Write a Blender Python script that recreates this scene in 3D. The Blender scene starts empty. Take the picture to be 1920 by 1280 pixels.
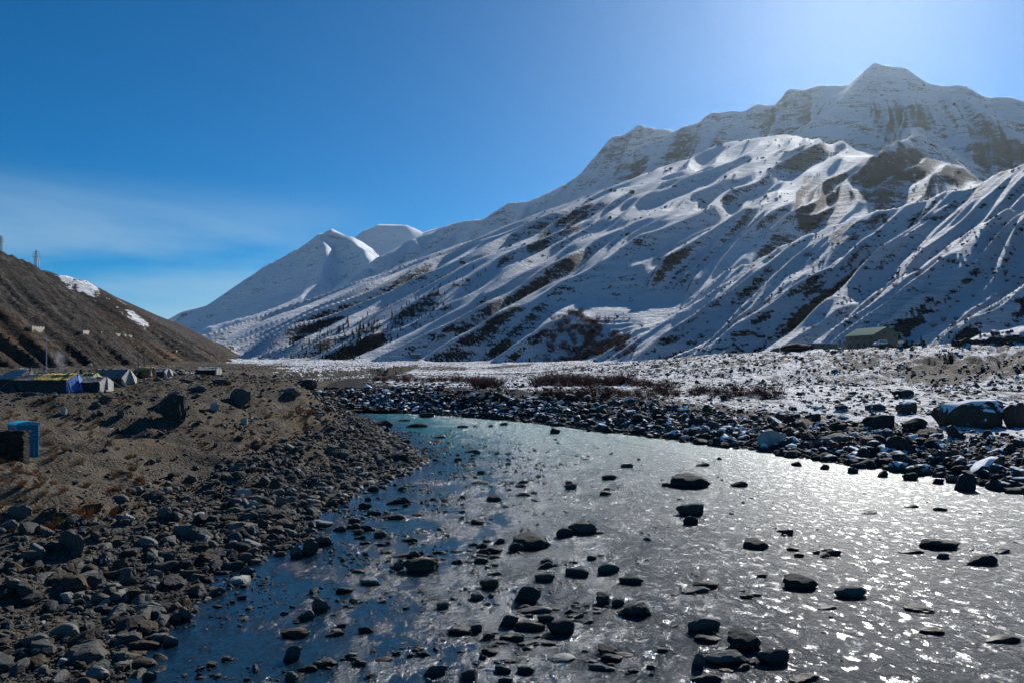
import bpy, bmesh, math, random
import numpy as np
from mathutils import Vector, Matrix

random.seed(7); rng = np.random.RandomState(7)
sc = bpy.context.scene
COL = sc.collection
rad = math.radians

# ------------------------------------------------------------------ camera, sky, sun, exposure
F, CX, CY, CH = 1423.0, 960.0, 690.0, 9.0
cd = bpy.data.cameras.new('camera'); cam = bpy.data.objects.new('camera', cd); COL.objects.link(cam)
cam.location = (0, 0, CH); cam.rotation_euler = (rad(90), 0, 0)
cd.sensor_width = 36; cd.lens = F/1920*36; cd.shift_y = 50/1920; cd.clip_start = 0.1; cd.clip_end = 40000
sc.camera = cam
SUN_AZ, SUN_EL = rad(25), rad(28)                     # azimuth to the right of +Y
sd = bpy.data.lights.new('sun', 'SUN'); sun = bpy.data.objects.new('sun', sd); COL.objects.link(sun)
sd.energy = 5.0; sd.angle = rad(0.5); sd.color = (1, 0.965, 0.92)
sdir = Vector((math.sin(SUN_AZ)*math.cos(SUN_EL), math.cos(SUN_AZ)*math.cos(SUN_EL), math.sin(SUN_EL)))
sun.rotation_euler = sdir.to_track_quat('Z', 'Y').to_euler(); sun.location = (0, 0, 400)
w = bpy.data.worlds.new('World'); sc.world = w; w.use_nodes = True
wn, wl = w.node_tree.nodes, w.node_tree.links
wn.clear()
sky = wn.new('ShaderNodeTexSky'); sky.sky_type = 'NISHITA'; sky.sun_disc = False
sky.sun_elevation = SUN_EL; sky.sun_rotation = SUN_AZ
sky.altitude = 3000; sky.air_density = 1.0; sky.dust_density = 0.9; sky.ozone_density = 2.0
hsv = wn.new('ShaderNodeHueSaturation'); hsv.inputs['Saturation'].default_value = 1.75
wl.new(sky.outputs[0], hsv.inputs['Color'])
# thin cirrus band low on the left
tc = wn.new('ShaderNodeTexCoord')
mp = wn.new('ShaderNodeMapping'); mp.inputs['Rotation'].default_value = (0, rad(-9), 0); mp.inputs['Scale'].default_value = (2.2, 2.2, 13)
wl.new(tc.outputs['Generated'], mp.inputs['Vector'])
cn = wn.new('ShaderNodeTexNoise'); cn.inputs['Scale'].default_value = 1.0; cn.inputs['Detail'].default_value = 7; cn.inputs['Roughness'].default_value = .5
cn.inputs['Distortion'].default_value = .3
wl.new(mp.outputs[0], cn.inputs['Vector'])
cr = wn.new('ShaderNodeMapRange'); cr.inputs[1].default_value = .38; cr.inputs[2].default_value = .68
wl.new(cn.outputs[0], cr.inputs[0])
sep = wn.new('ShaderNodeSeparateXYZ'); wl.new(tc.outputs['Generated'], sep.inputs[0])
def wmath(op, a, b=None, c=None):
    n = wn.new('ShaderNodeMath'); n.operation = op
    for i, v in enumerate((a, b, c)):
        if v is None: continue
        if isinstance(v, (int, float)): n.inputs[i].default_value = v
        else: wl.new(v, n.inputs[i])
    return n.outputs[0]
def wrange(v, a, b):
    n = wn.new('ShaderNodeMapRange'); n.interpolation_type = 'SMOOTHSTEP'
    n.inputs[1].default_value = a; n.inputs[2].default_value = b; wl.new(v, n.inputs[0]); return n.outputs[0]
el = sep.outputs[2]
band = wmath('MULTIPLY', wrange(el, .0, .07), wmath('SUBTRACT', 1.0, wrange(el, .12, .24)))
side = wmath('SUBTRACT', 1.0, wrange(sep.outputs[0], -.34, -.1))
cf = wmath('MULTIPLY', wmath('MULTIPLY', cr.outputs[0], band), wmath('MULTIPLY', side, .8))
cm = wn.new('ShaderNodeMix'); cm.data_type = 'RGBA'; cm.inputs[7].default_value = (4.2, 6.3, 8.2, 1)
wl.new(cf, cm.inputs[0]); wl.new(hsv.outputs[0], cm.inputs[6])
bg = wn.new('ShaderNodeBackground'); bg.inputs[1].default_value = 0.072
wl.new(cm.outputs[2], bg.inputs[0])
wo = wn.new('ShaderNodeOutputWorld'); wl.new(bg.outputs[0], wo.inputs[0])
vs = sc.view_settings
sc.display_settings.display_device = 'sRGB'; vs.view_transform = 'Standard'; vs.look = 'None'; vs.exposure = 0.32; vs.gamma = 1; vs.use_curve_mapping = False
cy = sc.cycles
cy.max_bounces = 5; cy.diffuse_bounces = 2; cy.glossy_bounces = 2; cy.transmission_bounces = 3; cy.volume_bounces = 0; cy.transparent_max_bounces = 6
cy.use_denoising = True; cy.denoiser = 'OPENIMAGEDENOISE'; cy.denoising_input_passes = 'RGB_ALBEDO_NORMAL'; cy.caustics_reflective = False; cy.caustics_refractive = False; cy.use_adaptive_sampling = False

# ------------------------------------------------------------------ numeric noise
def _grad(ix, iy, seed):
    h = (ix.astype(np.int64)*374761393 + iy.astype(np.int64)*668265263 + seed*974634777) & 0xffffffff
    h = ((h ^ (h >> 13))*1274126177) & 0xffffffff
    h = (h ^ (h >> 16)) & 0xffff
    return h*(2*math.pi/65536.0)
def perlin(x, y, seed=0):
    x = np.asarray(x, float); y = np.asarray(y, float)
    x0 = np.floor(x); y0 = np.floor(y); fx = x-x0; fy = y-y0
    u = fx*fx*fx*(fx*(fx*6-15)+10); v = fy*fy*fy*(fy*(fy*6-15)+10)
    def c(dx, dy):
        a = _grad(x0+dx, y0+dy, seed); return np.cos(a)*(fx-dx)+np.sin(a)*(fy-dy)
    a = c(0, 0); b = c(1, 0); d = c(0, 1); e = c(1, 1)
    return ((a+(b-a)*u) + ((d+(e-d)*u)-(a+(b-a)*u))*v)*1.5
def fbm(x, y, o=4, seed=0, g=.5):
    s = 0; a = 1
    for i in range(o):
        s = s + a*perlin(x, y, seed+i*17); x = x*2.03+5.1; y = y*2.03-3.7; a *= g
    return s
def ridged(x, y, o=4, seed=0, g=.5):
    s = 0; a = 1; n = 0
    for i in range(o):
        s = s + a*(1-np.abs(perlin(x, y, seed+i*17))*2); n += a; x = x*2.03+5.1; y = y*2.03-3.7; a *= g
    return s/n
def octs(u, v, lam, o, seed, dr, g=.5, rid=True):
    """fractal noise whose octaves fade out where the grid is too coarse for them"""
    s = 0; a = 1; n = 0
    for i in range(o):
        f = sstep(1.9, 4.2, lam/dr)
        p = perlin(u, v, seed+i*17)
        s = s + a*(((1-np.abs(p)*2)-.55)*f+.55 if rid else p*f); n += a
        u = u*2.03+5.1; v = v*2.03-3.7; a *= g; lam /= 2.03
    return s/n if rid else s
def sstep(a, b, x):
    t = np.clip((x-a)/(b-a), 0, 1); return t*t*(3-2*t)
def P3(px, y, D): return ((px-CX)/F*D, D, CH+(CY-y)/F*D)

# ------------------------------------------------------------------ plan of the valley
LSH = [(-14, -400), (-13, -60), (-11.6, 10), (-11.6, 22), (-12.3, 27), (-12.6, 33), (-11.3, 40), (-12.4, 47), (-11.6, 53), (-9.6, 66), (-9.0, 73), (-13.4, 91), (-19, 110), (-24, 128), (-34, 150), (-50, 162), (-66, 200), (-70, 300), (-70, 420)]
RSH = [(60, -400), (52, -60), (43, 20), (40, 46), (37.6, 55.7), (35.6, 64), (32, 71), (26, 85), (17, 102), (3.6, 126), (-10, 143), (-20, 152), (-33, 166), (-46, 185), (-56, 230), (-68, 300), (-76, 420)]
SCP = [(330, -400), (240, -60), (175, 100), (134, 199), (110, 244), (94, 305), (69, 445), (-4, 609), (-131, 813), (-260, 1150), (-340, 1600)]
SCT = [18, 18, 17, 16, 15, 15, 11.8, 12.2, 13.5, 22, 36]
SCW = [60, 60, 60, 48, 82, 110, 42, 40, 40, 40, 40]
def polydist(X, Y, pts):
    """signed distance (positive on the left of the travelling direction) and fractional index"""
    best = np.full(X.shape, 1e18); sg = np.zeros(X.shape); tt = np.zeros(X.shape)
    for i in range(len(pts)-1):
        ax, ay = pts[i][:2]; bx, by = pts[i+1][:2]; dx, dy = bx-ax, by-ay; L2 = dx*dx+dy*dy
        t = np.clip(((X-ax)*dx+(Y-ay)*dy)/L2, 0, 1)
        ex = X-ax-t*dx; ey = Y-ay-t*dy; d = ex*ex+ey*ey
        m = d < best
        best = np.where(m, d, best); tt = np.where(m, i+t, tt)
        sg = np.where(m, np.sign(dx*(Y-ay)-dy*(X-ax)), sg)
    return np.sqrt(best)*sg, tt
def subdivide(pts, n=2):
    pts = [np.array(p, float) for p in pts]
    for _ in range(n):
        q = [pts[0]]
        for a, b in zip(pts[:-1], pts[1:]): q += [a*.75+b*.25, a*.25+b*.75]
        q.append(pts[-1]); pts = q
    return pts
# ridges: list of (px, y, D), slope near crest, slope far, seed, gully wavelength, gully amplitude, domain
RIDGES = [
 # near snowy spur on the right
 dict(p=[(3600,-200,330),(2700,60,400),(2250,190,470),(1920,310,570),(1790,365,620),(1640,402,690),(1520,440,750),(1430,485,800),(1350,515,850),(1240,592,900),(1170,655,930)], s=(.64,.47), L=120, lam=38, amp=.12, seed=1, j=2.5),
 dict(p=[(3300,300,230),(2500,470,270),(2150,560,290),(1960,600,300),(1840,628,305)], s=(.34,.24), L=60, lam=20, amp=.05, seed=2, j=1),
 # main mountain
 dict(p=[(3600,420,1900),(2600,330,2200),(2200,262,2350),(1920,190,2500),(1810,162,2550),(1775,158,2560),(1700,130,2620),(1645,120,2650),(1605,156,2750),(1560,164,2800),(1490,168,2850),(1470,190,2880),(1400,205,2950),(1330,210,3000),(1290,235,3050),(1245,254,3100),(1190,285,3200),(1120,350,3300),(1060,405,3400),(1000,465,3450),(930,520,3500)], s=(.98,.60), L=500, lam=150, amp=.14, seed=3, j=13),
 dict(p=[(1645,122,2650),(1570,195,2480),(1500,290,2250),(1470,335,2100)], s=(.8,.58), L=300, lam=90, amp=.12, seed=4, j=12),
 dict(p=[(1800,165,2560),(1830,215,2300),(1860,300,2000),(1900,360,1750)], s=(.85,.58), L=300, lam=90, amp=.12, seed=14, j=10),
 dict(p=[(1740,235,1950),(1650,287,1360),(1600,325,1300),(1530,385,1200),(1470,430,1150),(1400,462,1100),(1345,520,1050)], s=(1.0,.80), L=250, lam=60, amp=.12, seed=5, j=7),
 dict(p=[(1650,287,1360),(1622,338,1270),(1570,395,1170),(1525,435,1110)], s=(1.0,.82), L=250, lam=50, amp=.10, seed=15, j=6),
 # long sunlit shoulder
 dict(p=[(1480,250,1950),(1450,253,1960),(1385,262,2030),(1300,352,2180),(1180,432,2380),(1080,470,2520),(1000,490,2620),(900,515,2700),(830,545,2750),(740,603,2800),(650,668,2850)], sb=(.8,.68), s=(.46,.41), L=200, lam=75, amp=.12, seed=6, j=5),
 dict(p=[(1395,515,1150),(1345,447,1300),(1290,427,1450),(1200,440,1700),(1100,465,1950),(1000,500,2200)], sb=(.6,.55), s=(.45,.40), L=200, lam=48, amp=.15, seed=7, j=4),
 dict(p=[(1130,580,1300),(1050,535,1500),(965,507,1750),(880,522,2000),(800,570,2200),(700,640,2400)], sb=(.7,.6), s=(.66,.52), L=200, lam=60, amp=.08, seed=8, j=3),
 dict(p=[(1240,560,1180),(1180,545,1200),(1110,575,1270),(1040,590,1330),(960,603,1400),(860,640,1450),(780,662,1500)], s=(.42,.32), L=100, lam=40, amp=.06, seed=9, j=2),
 # farther ranges to the left
 dict(p=[(1330,230,3900),(1260,245,3950),(1225,243,4000),(1190,237,4050),(1165,252,4080),(1148,258,4100),(1130,290,4150),(1105,315,4200),(1060,345,4250),(1030,362,4300),(990,377,4350),(950,380,4450),(925,398,4500),(905,412,4550)], s=(1.15,.78), L=500, lam=130, amp=.14, seed=10, j=20),
 dict(p=[(1000,375,4350),(960,430,4000),(900,480,3700),(820,540,3450),(700,610,3150),(610,655,2950)], s=(.85,.7), L=400, lam=250, amp=.12, seed=20, j=9),
 dict(p=[(905,412,4550),(870,414,4900),(820,430,5400)], s=(1.1,.8), L=500, lam=150, amp=.13, seed=21, j=12),
 dict(p=[(870,414,4900),(830,455,4600),(770,500,4300),(735,525,4100),(640,592,3700),(570,652,3350)], s=(.85,.7), L=400, lam=254, amp=.12, seed=22, j=10),
 dict(p=[(820,430,5400),(775,448,5200),(715,480,4950),(690,505,4800),(640,545,4550),(560,602,4200),(490,655,3800)], s=(.85,.7), L=400, lam=256, amp=.12, seed=23, j=10),
 dict(p=[(240,640,8600),(340,586,8000),(400,568,7700),(470,520,7400),(560,465,7100),(598,437,7000),(620,429,7000),(655,443,7000),(690,462,7000)], s=(1.2,.95), L=600, lam=220, amp=.14, seed=11, j=34),
 dict(p=[(598,437,7000),(618,480,6450),(606,522,5950),(560,556,5500),(480,588,5150),(400,610,4900),(370,630,4800)], s=(.8,.62), L=500, lam=258, amp=.12, seed=24, j=9),
 dict(p=[(655,443,7000),(700,488,6100),(690,530,5500)], s=(.75,.6), L=500, lam=260, amp=.12, seed=25, j=9),
 dict(p=[(640,470,9800),(672,448,9500),(690,431,9400),(712,421,9300),(760,421,9300),(790,436,9300),(850,420,9400),(950,400,9600)], s=(.8,.6), L=600, lam=200, amp=.13, seed=12, j=40),
 # brown hill on the left
 dict(p=[(-2600,200,120),(-1200,330,220),(-400,400,310),(-100,440,360),(0,468,385),(40,485,395),(62,494,402),(84,520,410),(125,585,415),(165,650,415)], s=(.95,.62), L=40, lam=9, amp=.07, seed=13, j=2.2, hill=1),
 dict(p=[(-500,430,560),(60,500,600),(90,508,600),(165,526,620),(215,556,680),(290,591,780),(340,611,880),(400,640,1000),(450,656,1150),(492,668,1300)], s=(.68,.52), L=60, lam=13, amp=.04, seed=16, j=1.8, hill=1),
]
for r in RIDGES: r['w'] = [np.array(P3(*p)) for p in r['p']]

def ZF(D): return np.interp(D, [-400, 20, 40, 75, 100, 130, 300, 450, 700, 1300, 2500, 6000], [5.8, 5.8, 6.1, 6.75, 7.4, 7.6, 8.6, 10, 14, 29, 60, 150])
def height(X, Y, full=False):
    X = np.asarray(X, float); Y = np.asarray(Y, float)
    R = np.hypot(X, Y)
    wx = X+fbm(X/9, Y/9, 3, 40)*1.0; wy = Y+fbm(X/9+50, Y/9, 3, 41)*1.0
    dL, _ = polydist(wx, wy, LSH)
    dR, _ = polydist(wx, wy, RSH); dR = -dR
    # left bank
    zf = ZF(Y)
    k = np.interp(Y, [0, 62, 82, 100, 200], [1.05, 1.0, .7, .38, .45])
    q = dL/k
    e = fbm(X/13, Y/13, 2, 44)*2.5
    fr = np.interp(q+e*sstep(6, 18, q), [0, 4, 10, 15.5, 16.5, 21.5, 23, 30, 33, 46], [0, .07, .27, .46, .53, .57, .66, .88, .94, 1.0])
    gull = ridged(q/9, (Y+dL*.3)/3.4, 3, 45)
    zl = zf*fr + (gull-.55)*.7*sstep(3, 9, q)*(1-sstep(26, 40, q))
    zl += fbm(X/2.3, Y/2.3, 3, 46)*.13*sstep(0, 4, q) + fbm(X/9, Y/9, 4, 47)*.5*sstep(6, 14, q)
    # eroded ramp below the ledge
    rx = X-np.interp(Y, [36, 46, 60], [-19, -20.0, -24]); ramp = np.exp(-(rx/2.2)**2)*sstep(37, 42, Y)*(1-sstep(56, 60, Y))
    zl -= ramp*.7
    zl -= .3*np.exp(-((rx-2.3)/.5)**2)*sstep(42, 44, Y)*(1-sstep(56, 59, Y))
    # right bank
    zb = np.interp(Y, [60, 90, 128, 150], [2.3, 2.6, 3.8, 4.6])
    wb = np.interp(Y, [60, 90, 128, 150], [16, 15, 13, 12])
    b = zb*np.interp(dR/wb, [0, .15, .5, 1, 1.3], [0, .16, .6, .98, 1]) + np.clip(dR-wb, 0, 200)*.005
    b += fbm(X/5, Y/5, 3, 48)*.22*sstep(1, 8, dR) + fbm(X/22, Y/22, 2, 49)*.4*sstep(8, 25, dR)
    dS, tS = polydist(wx, wy, SCP); dS = -dS
    idx = np.arange(len(SCP))
    zt = np.interp(tS, idx, SCT); ww = np.interp(tS, idx, SCW)
    dSe = dS+fbm(X/25, Y/25, 2, 52)*5
    tp = np.clip((dSe+ww)/ww, 0, 1); tp = tp*.75+.25*tp*tp*(3-2*tp)
    zr = b+(zt-b)*tp + np.clip(dS, 0, 400)*.014
    zr += (ridged(X/14, Y/14, 3, 50)-.5)*.9*np.clip(tp*2, 0, 1)*(tp < 1) + fbm(X/3.5, Y/3.5, 3, 51)*(.18+.5*np.clip(tp*2, 0, 1)*(tp < 1))*sstep(5, 15, dR)
    bed = -np.clip(np.minimum(-dL, -dR)*.16, 0, 1.3) + fbm(X/2, Y/2, 3, 53)*.1 - .05
    z = np.where(dL > 0, zl, np.where(dR > 0, zr, bed))
    z = np.maximum(z, np.where((X < 22) & (Y > 150), (4.3+fbm(X/4, Y/4, 3, 56)*.3)*sstep(163, 181, wy+(X+33)*.1), -9))
    far = sstep(420, 620, Y)                       # beyond the bend the floor is one fan
    z = z*(1-far)+np.maximum(zf, np.where(dR > 0, zr, zf))*far + far*fbm(X/60, Y/60, 4, 54)*2
    # mountains
    zm = np.full(X.shape, -1e9); hid = np.zeros(X.shape)
    big = R > 120
    if big.any():
        x = X[big]; y = Y[big]; r_ = R[big]
        sc_ = np.clip(r_/60, 3, 60)
        wa = np.clip(r_*.012-2, 0, 34); wx = x+fbm(x/420, y/420, 2, 60, .4)*wa; wy = y+fbm(x/420+9, y/420, 2, 61, .4)*wa
        best = np.full(x.shape, -1e9); hb = np.zeros(x.shape)
        base = z[big]; er = r_*np.where(r_ > 4500, .0042, .0033)*np.clip((r_-500)/1500, 0, 1)
        for R_ in RIDGES:
            p = R_['w']; s0, s1 = R_['s']; L = R_['L']
            ee = er*(1.6 if R_['seed'] in (20, 22, 23, 6, 8) else .8); bz = np.full(x.shape, -1e9); bd = np.zeros(x.shape); bs = np.zeros(x.shape); acc = 0
            for a, c in zip(p[:-1], p[1:]):
                dx, dy = c[0]-a[0], c[1]-a[1]; ln = math.hypot(dx, dy)
                t = np.clip(((wx-a[0])*dx+(wy-a[1])*dy)/(ln*ln), 0, 1)
                d = np.sqrt((wx-a[0]-t*dx)**2+(wy-a[1]-t*dy)**2+ee*ee)-ee
                if 'sb' in R_:
                    back = dx*(wy-a[1])-dy*(wx-a[0]) < 0
                    q0 = np.where(back, R_['sb'][0], s0); q1 = np.where(back, R_['sb'][1], s1)
                else: q0, q1 = s0, s1
                zz = a[2]+(c[2]-a[2])*t - q1*d - (q0-q1)*L*(1-np.exp(-d/L))
                m = zz > bz
                bz = np.where(m, zz, bz); bd = np.where(m, d, bd); bs = np.where(m, acc+t*ln, bs)
                acc += ln
            m = bz > np.maximum(best, base)-120
            if not m.any(): continue
            lam = R_['lam']; amp = R_['amp']; d = bd[m]
            ux, uy = p[-1][0]-p[0][0], p[-1][1]-p[0][1]; ul = math.hypot(ux, uy)
            s = ((wx[m]-p[0][0])*ux+(wy[m]-p[0][1])*uy)/ul
            wob = perlin(x[m]/lam/3, y[m]/lam/3, 5)*.6
            dr = (1.6 if R_['seed'] in (6, 8, 20, 22, 23, 24) else 1.0)*r_[m]*np.where(r_[m] > 4400, .0095, np.where(r_[m] > 2800, .0075, .005))
            g = octs(s/lam+wob*.6, d/(lam*11), lam, 4, R_['seed']*7, dr, .45)
            g2 = octs(s/lam*3.1+wob*1.2, d/(lam*6), lam/3.1, 4, R_['seed']*7+3, dr, .5)
            g3 = octs(s/(lam*.55)+wob, d/(lam*1.6), lam*.55, 5, R_['seed']*7+5, dr*.85, .55, False)
            dd = np.minimum(d, L*2.0)
            gz = (g-.72)*np.minimum(amp*dd*1.8, lam*.5) + (g2-.6)*np.minimum(amp*d*.95, lam*.17) + g3*(R_['j']*(.35+.9*np.exp(-d/(lam*1.2)))+amp*np.minimum(d, L)*.15)
            zz = bz[m]+gz
            o = best[m]; up = zz > o
            best[m] = np.where(up, zz, o)
            hb[m] = np.where(up, R_.get('hill', 0), hb[m])
        zm[big] = best; hid[big] = hb
    kk = np.clip(R*.006, .5, 6)
    hh = np.clip(.5+.5*(zm-z)/kk, 0, 1)
    out = z*(1-hh)+np.maximum(zm, -1e6)*hh + kk*hh*(1-hh)
    out = np.where(zm < -1e5, z, out)
    # terraced fields on the low knoll
    for (tx, ty, tr, st) in TERR:
        m = np.exp(-(((X-tx)/tr)**2+((Y-ty)/(tr*1.5))**2)**2)
        if (m > .02).any():
            qz = (72+.22*(Y-ty)+.05*(X-tx)+fbm(X/50, Y/50, 2, 57)*2)/st; fz = np.floor(qz); fr = qz-fz
            st_z = (fz+sstep(.66, 1.0, fr))*st
            out = out*(1-m)+st_z*m
    if full:
        mt = (zm > z+.3)
        return out, dL, dR, dS, mt, hid
    return out
TERR = []
def hit(pxs, ys, dmin=14, dmax=9000, n=900):
    """where the sight lines through these photo points meet the ground"""
    pxs = np.atleast_1d(np.array(pxs, float)); ys = np.atleast_1d(np.array(ys, float))
    D = np.exp(np.linspace(math.log(dmin), math.log(dmax), n))
    DD = np.broadcast_to(D, (len(pxs), n))
    X = DD*((pxs-CX)/F)[:, None]; Z = CH+DD*((CY-ys)/F)[:, None]
    H = height(X, DD)
    H = np.maximum(H, 0)
    m = H > Z
    i = np.where(m.any(1), m.argmax(1), n-1)
    d = D[i]; x = d*(pxs-CX)/F
    return np.stack([x, d, H[np.arange(len(pxs)), i]], 1)
_t = hit([1160, 1000], [590, 565])
TERR += [(_t[0][0]+12, _t[0][1]+10, 72, 3.4)]

# ------------------------------------------------------------------ materials
def new_mat(name):
    m = bpy.data.materials.new(name); m.use_nodes = True; nt = m.node_tree
    b = nt.nodes['Principled BSDF']; return m, nt, b
class NB:
    def __init__(s, nt): s.nt = nt; s.n = nt.nodes; s.l = nt.links
    def _in(s, sock, v):
        if v is None: return
        if isinstance(v, (int, float)):
            sock.default_value = v if sock.type not in ('RGBA', 'VECTOR') else ((v,)*len(sock.default_value))
        elif isinstance(v, tuple): sock.default_value = v if sock.type != 'RGBA' or len(v) == 4 else v+(1,)
        else: s.l.new(v, sock)
    def math(s, op, a, b=None, c=None, clamp=False):
        n = s.n.new('ShaderNodeMath'); n.operation = op; n.use_clamp = clamp
        for i, v in enumerate((a, b, c)): s._in(n.inputs[i], v)
        return n.outputs[0]
    def noise(s, vec, scale, detail=4, rough=.55, dist=0, out=0):
        n = s.n.new('ShaderNodeTexNoise'); s._in(n.inputs['Vector'], vec); n.inputs['Scale'].default_value = scale
        n.inputs['Detail'].default_value = detail; n.inputs['Roughness'].default_value = rough; n.inputs['Distortion'].default_value = dist
        return n.outputs[out]
    def voro(s, vec, scale, feature='F1', out=0, rnd=1):
        n = s.n.new('ShaderNodeTexVoronoi'); n.feature = feature; s._in(n.inputs['Vector'], vec); n.inputs['Scale'].default_value = scale
        n.inputs['Randomness'].default_value = rnd
        return n.outputs[out]
    def rng(s, v, a, b, c=0., d=1., smooth=True):
        n = s.n.new('ShaderNodeMapRange'); n.interpolation_type = 'SMOOTHSTEP' if smooth else 'LINEAR'
        s._in(n.inputs[0], v)
        for i, q in zip((1, 2, 3, 4), (a, b, c, d)): s._in(n.inputs[i], q)
        return n.outputs[0]
    def mix(s, f, a, b):
        n = s.n.new('ShaderNodeMix'); n.data_type = 'RGBA'; s._in(n.inputs[0], f); s._in(n.inputs[6], a); s._in(n.inputs[7], b); return n.outputs[2]
    def ramp(s, f, stops):
        n = s.n.new('ShaderNodeValToRGB'); s._in(n.inputs[0], f); e = n.color_ramp.elements
        while len(e) < len(stops): e.new(.5)
        for q, (p, c) in zip(e, stops): q.position = p; q.color = tuple(c)+(1,)
        return n.outputs[0]
    def pos(s): return s.n.new('ShaderNodeNewGeometry').outputs['Position']
    def geo(s, o): return s.n.new('ShaderNodeNewGeometry').outputs[o]
    def attr(s, name, o='Fac'):
        n = s.n.new('ShaderNodeAttribute'); n.attribute_name = name; return n.outputs[o]
    def mapping(s, v, scale=(1, 1, 1), rot=(0, 0, 0)):
        n = s.n.new('ShaderNodeMapping'); s._in(n.inputs['Vector'], v); n.inputs['Scale'].default_value = scale; n.inputs['Rotation'].default_value = rot; return n.outputs[0]
    def bump(s, h, strength=.5, dist=.1, normal=None):
        n = s.n.new('ShaderNodeBump'); s._in(n.inputs['Height'], h); s._in(n.inputs['Strength'], strength); s._in(n.inputs['Distance'], dist)
        if normal is not None: s._in(n.inputs['Normal'], normal)
        return n.outputs[0]
    def sepz(s, v):
        n = s.n.new('ShaderNodeSeparateXYZ'); s._in(n.inputs[0], v); return n.outputs[2]
    def rand(s): return s.n.new('ShaderNodeObjectInfo').outputs['Random']
def plain(name, col, rough=.7, var=.25, scale=6, metal=0, bump=.15):
    m, nt, b = new_mat(name); N = NB(nt); tcn = N.n.new('ShaderNodeTexCoord').outputs['Object']
    f = N.noise(tcn, scale, 5, .6)
    c0 = tuple(v*(1-var) for v in col); c1 = tuple(min(1, v*(1+var)) for v in col)
    N.l.new(N.mix(f, c0, c1), b.inputs['Base Color'])
    b.inputs['Roughness'].default_value = rough; b.inputs['Metallic'].default_value = metal; b.inputs['Specular IOR Level'].default_value = .15 if rough > .6 else .5
    if bump: N.l.new(N.bump(N.noise(tcn, scale*3, 4), bump, .05), b.inputs['Normal'])
    return m

def mountain_material(name, hill=False):
    m, nt, b = new_mat(name); N = NB(nt); p = N.pos()
    nz = N.sepz(N.geo('Normal'))
    strat = N.mapping(p, (.35, .35, 1.6), (rad(8), rad(-6), 0))
    n1 = N.noise(p, .0045, 5, .6)
    n2 = N.noise(strat, .018, 8, .68)
    n3 = N.noise(strat, .11, 6, .7)
    n4 = N.noise(p, .9, 4, .65)
    n5 = N.noise(p, .28, 6, .72); n6 = N.noise(strat, .035, 7, .68)
    rockc = N.ramp(N.noise(strat, .05, 6, .6), [(.25, (.010, .011, .014)), (.5, (.026, .027, .031)), (.75, (.06, .06, .063))])
    # cover: high = snow
    c = N.math('MULTIPLY', N.math('SUBTRACT', nz, .80), 2.6 if not hill else 1.2)
    c = N.math('ADD', c, N.math('MULTIPLY', N.math('SUBTRACT', n2, .5), 2.3))
    c = N.math('ADD', c, N.math('MULTIPLY', N.math('SUBTRACT', n3, .5), 2.6))
    c = N.math('ADD', c, N.math('MULTIPLY', N.math('SUBTRACT', n5, .5), 2.3))
    c = N.math('ADD', c, N.math('MULTIPLY', N.math('SUBTRACT', n4, .5), .5))
    c = N.math('ADD', c, N.attr('cover'))
    snow = N.rng(c, -.06, .12)
    snowc = N.mix(n3, (.82, .84, .87), (.90, .91, .92))
    if hill:
        sl = N.mapping(p, (.6, .6, .25), (0, 0, rad(20)))
        br = N.ramp(N.noise(sl, .06, 9, .72, .4), [(.28, (.014, .012, .011)), (.45, (.042, .032, .026)), (.58, (.075, .050, .034)), (.75, (.12, .10, .078))])
        gr = N.ramp(N.noise(p, .25, 8, .75), [(.3, (.018, .018, .019)), (.5, (.055, .052, .048)), (.72, (.17, .155, .135))])
        rockc = N.mix(N.rng(N.noise(p, .012, 5, .6), .40, .6), br, gr)
        rockc = N.mix(N.math('MULTIPLY', N.attr('rust'), N.rng(n5, .35, .6)), rockc, (.19, .105, .045))
    col = N.mix(snow, rockc, snowc)
    N.l.new(col, b.inputs['Base Color'])
    b.inputs['Roughness'].default_value = .8; b.inputs['Specular IOR Level'].default_value = .05
    h = N.math('ADD', N.math('MULTIPLY', n3, 8.0), N.math('ADD', N.math('MULTIPLY', n5, 3.0), N.math('MULTIPLY', n6, 20.0 if not hill else 9.0)))
    h = N.math('ADD', h, N.math('MULTIPLY', n4, .4))
    h = N.math('ADD', h, N.math('MULTIPLY', snow, -.25 if not hill else .2))
    N.l.new(N.bump(h, 1.0, 1.0), b.inputs['Normal'])
    return m
M_MOUNT = mountain_material('snow_and_rock'); M_HILL = mountain_material('brown_hill_ground', True)

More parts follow.
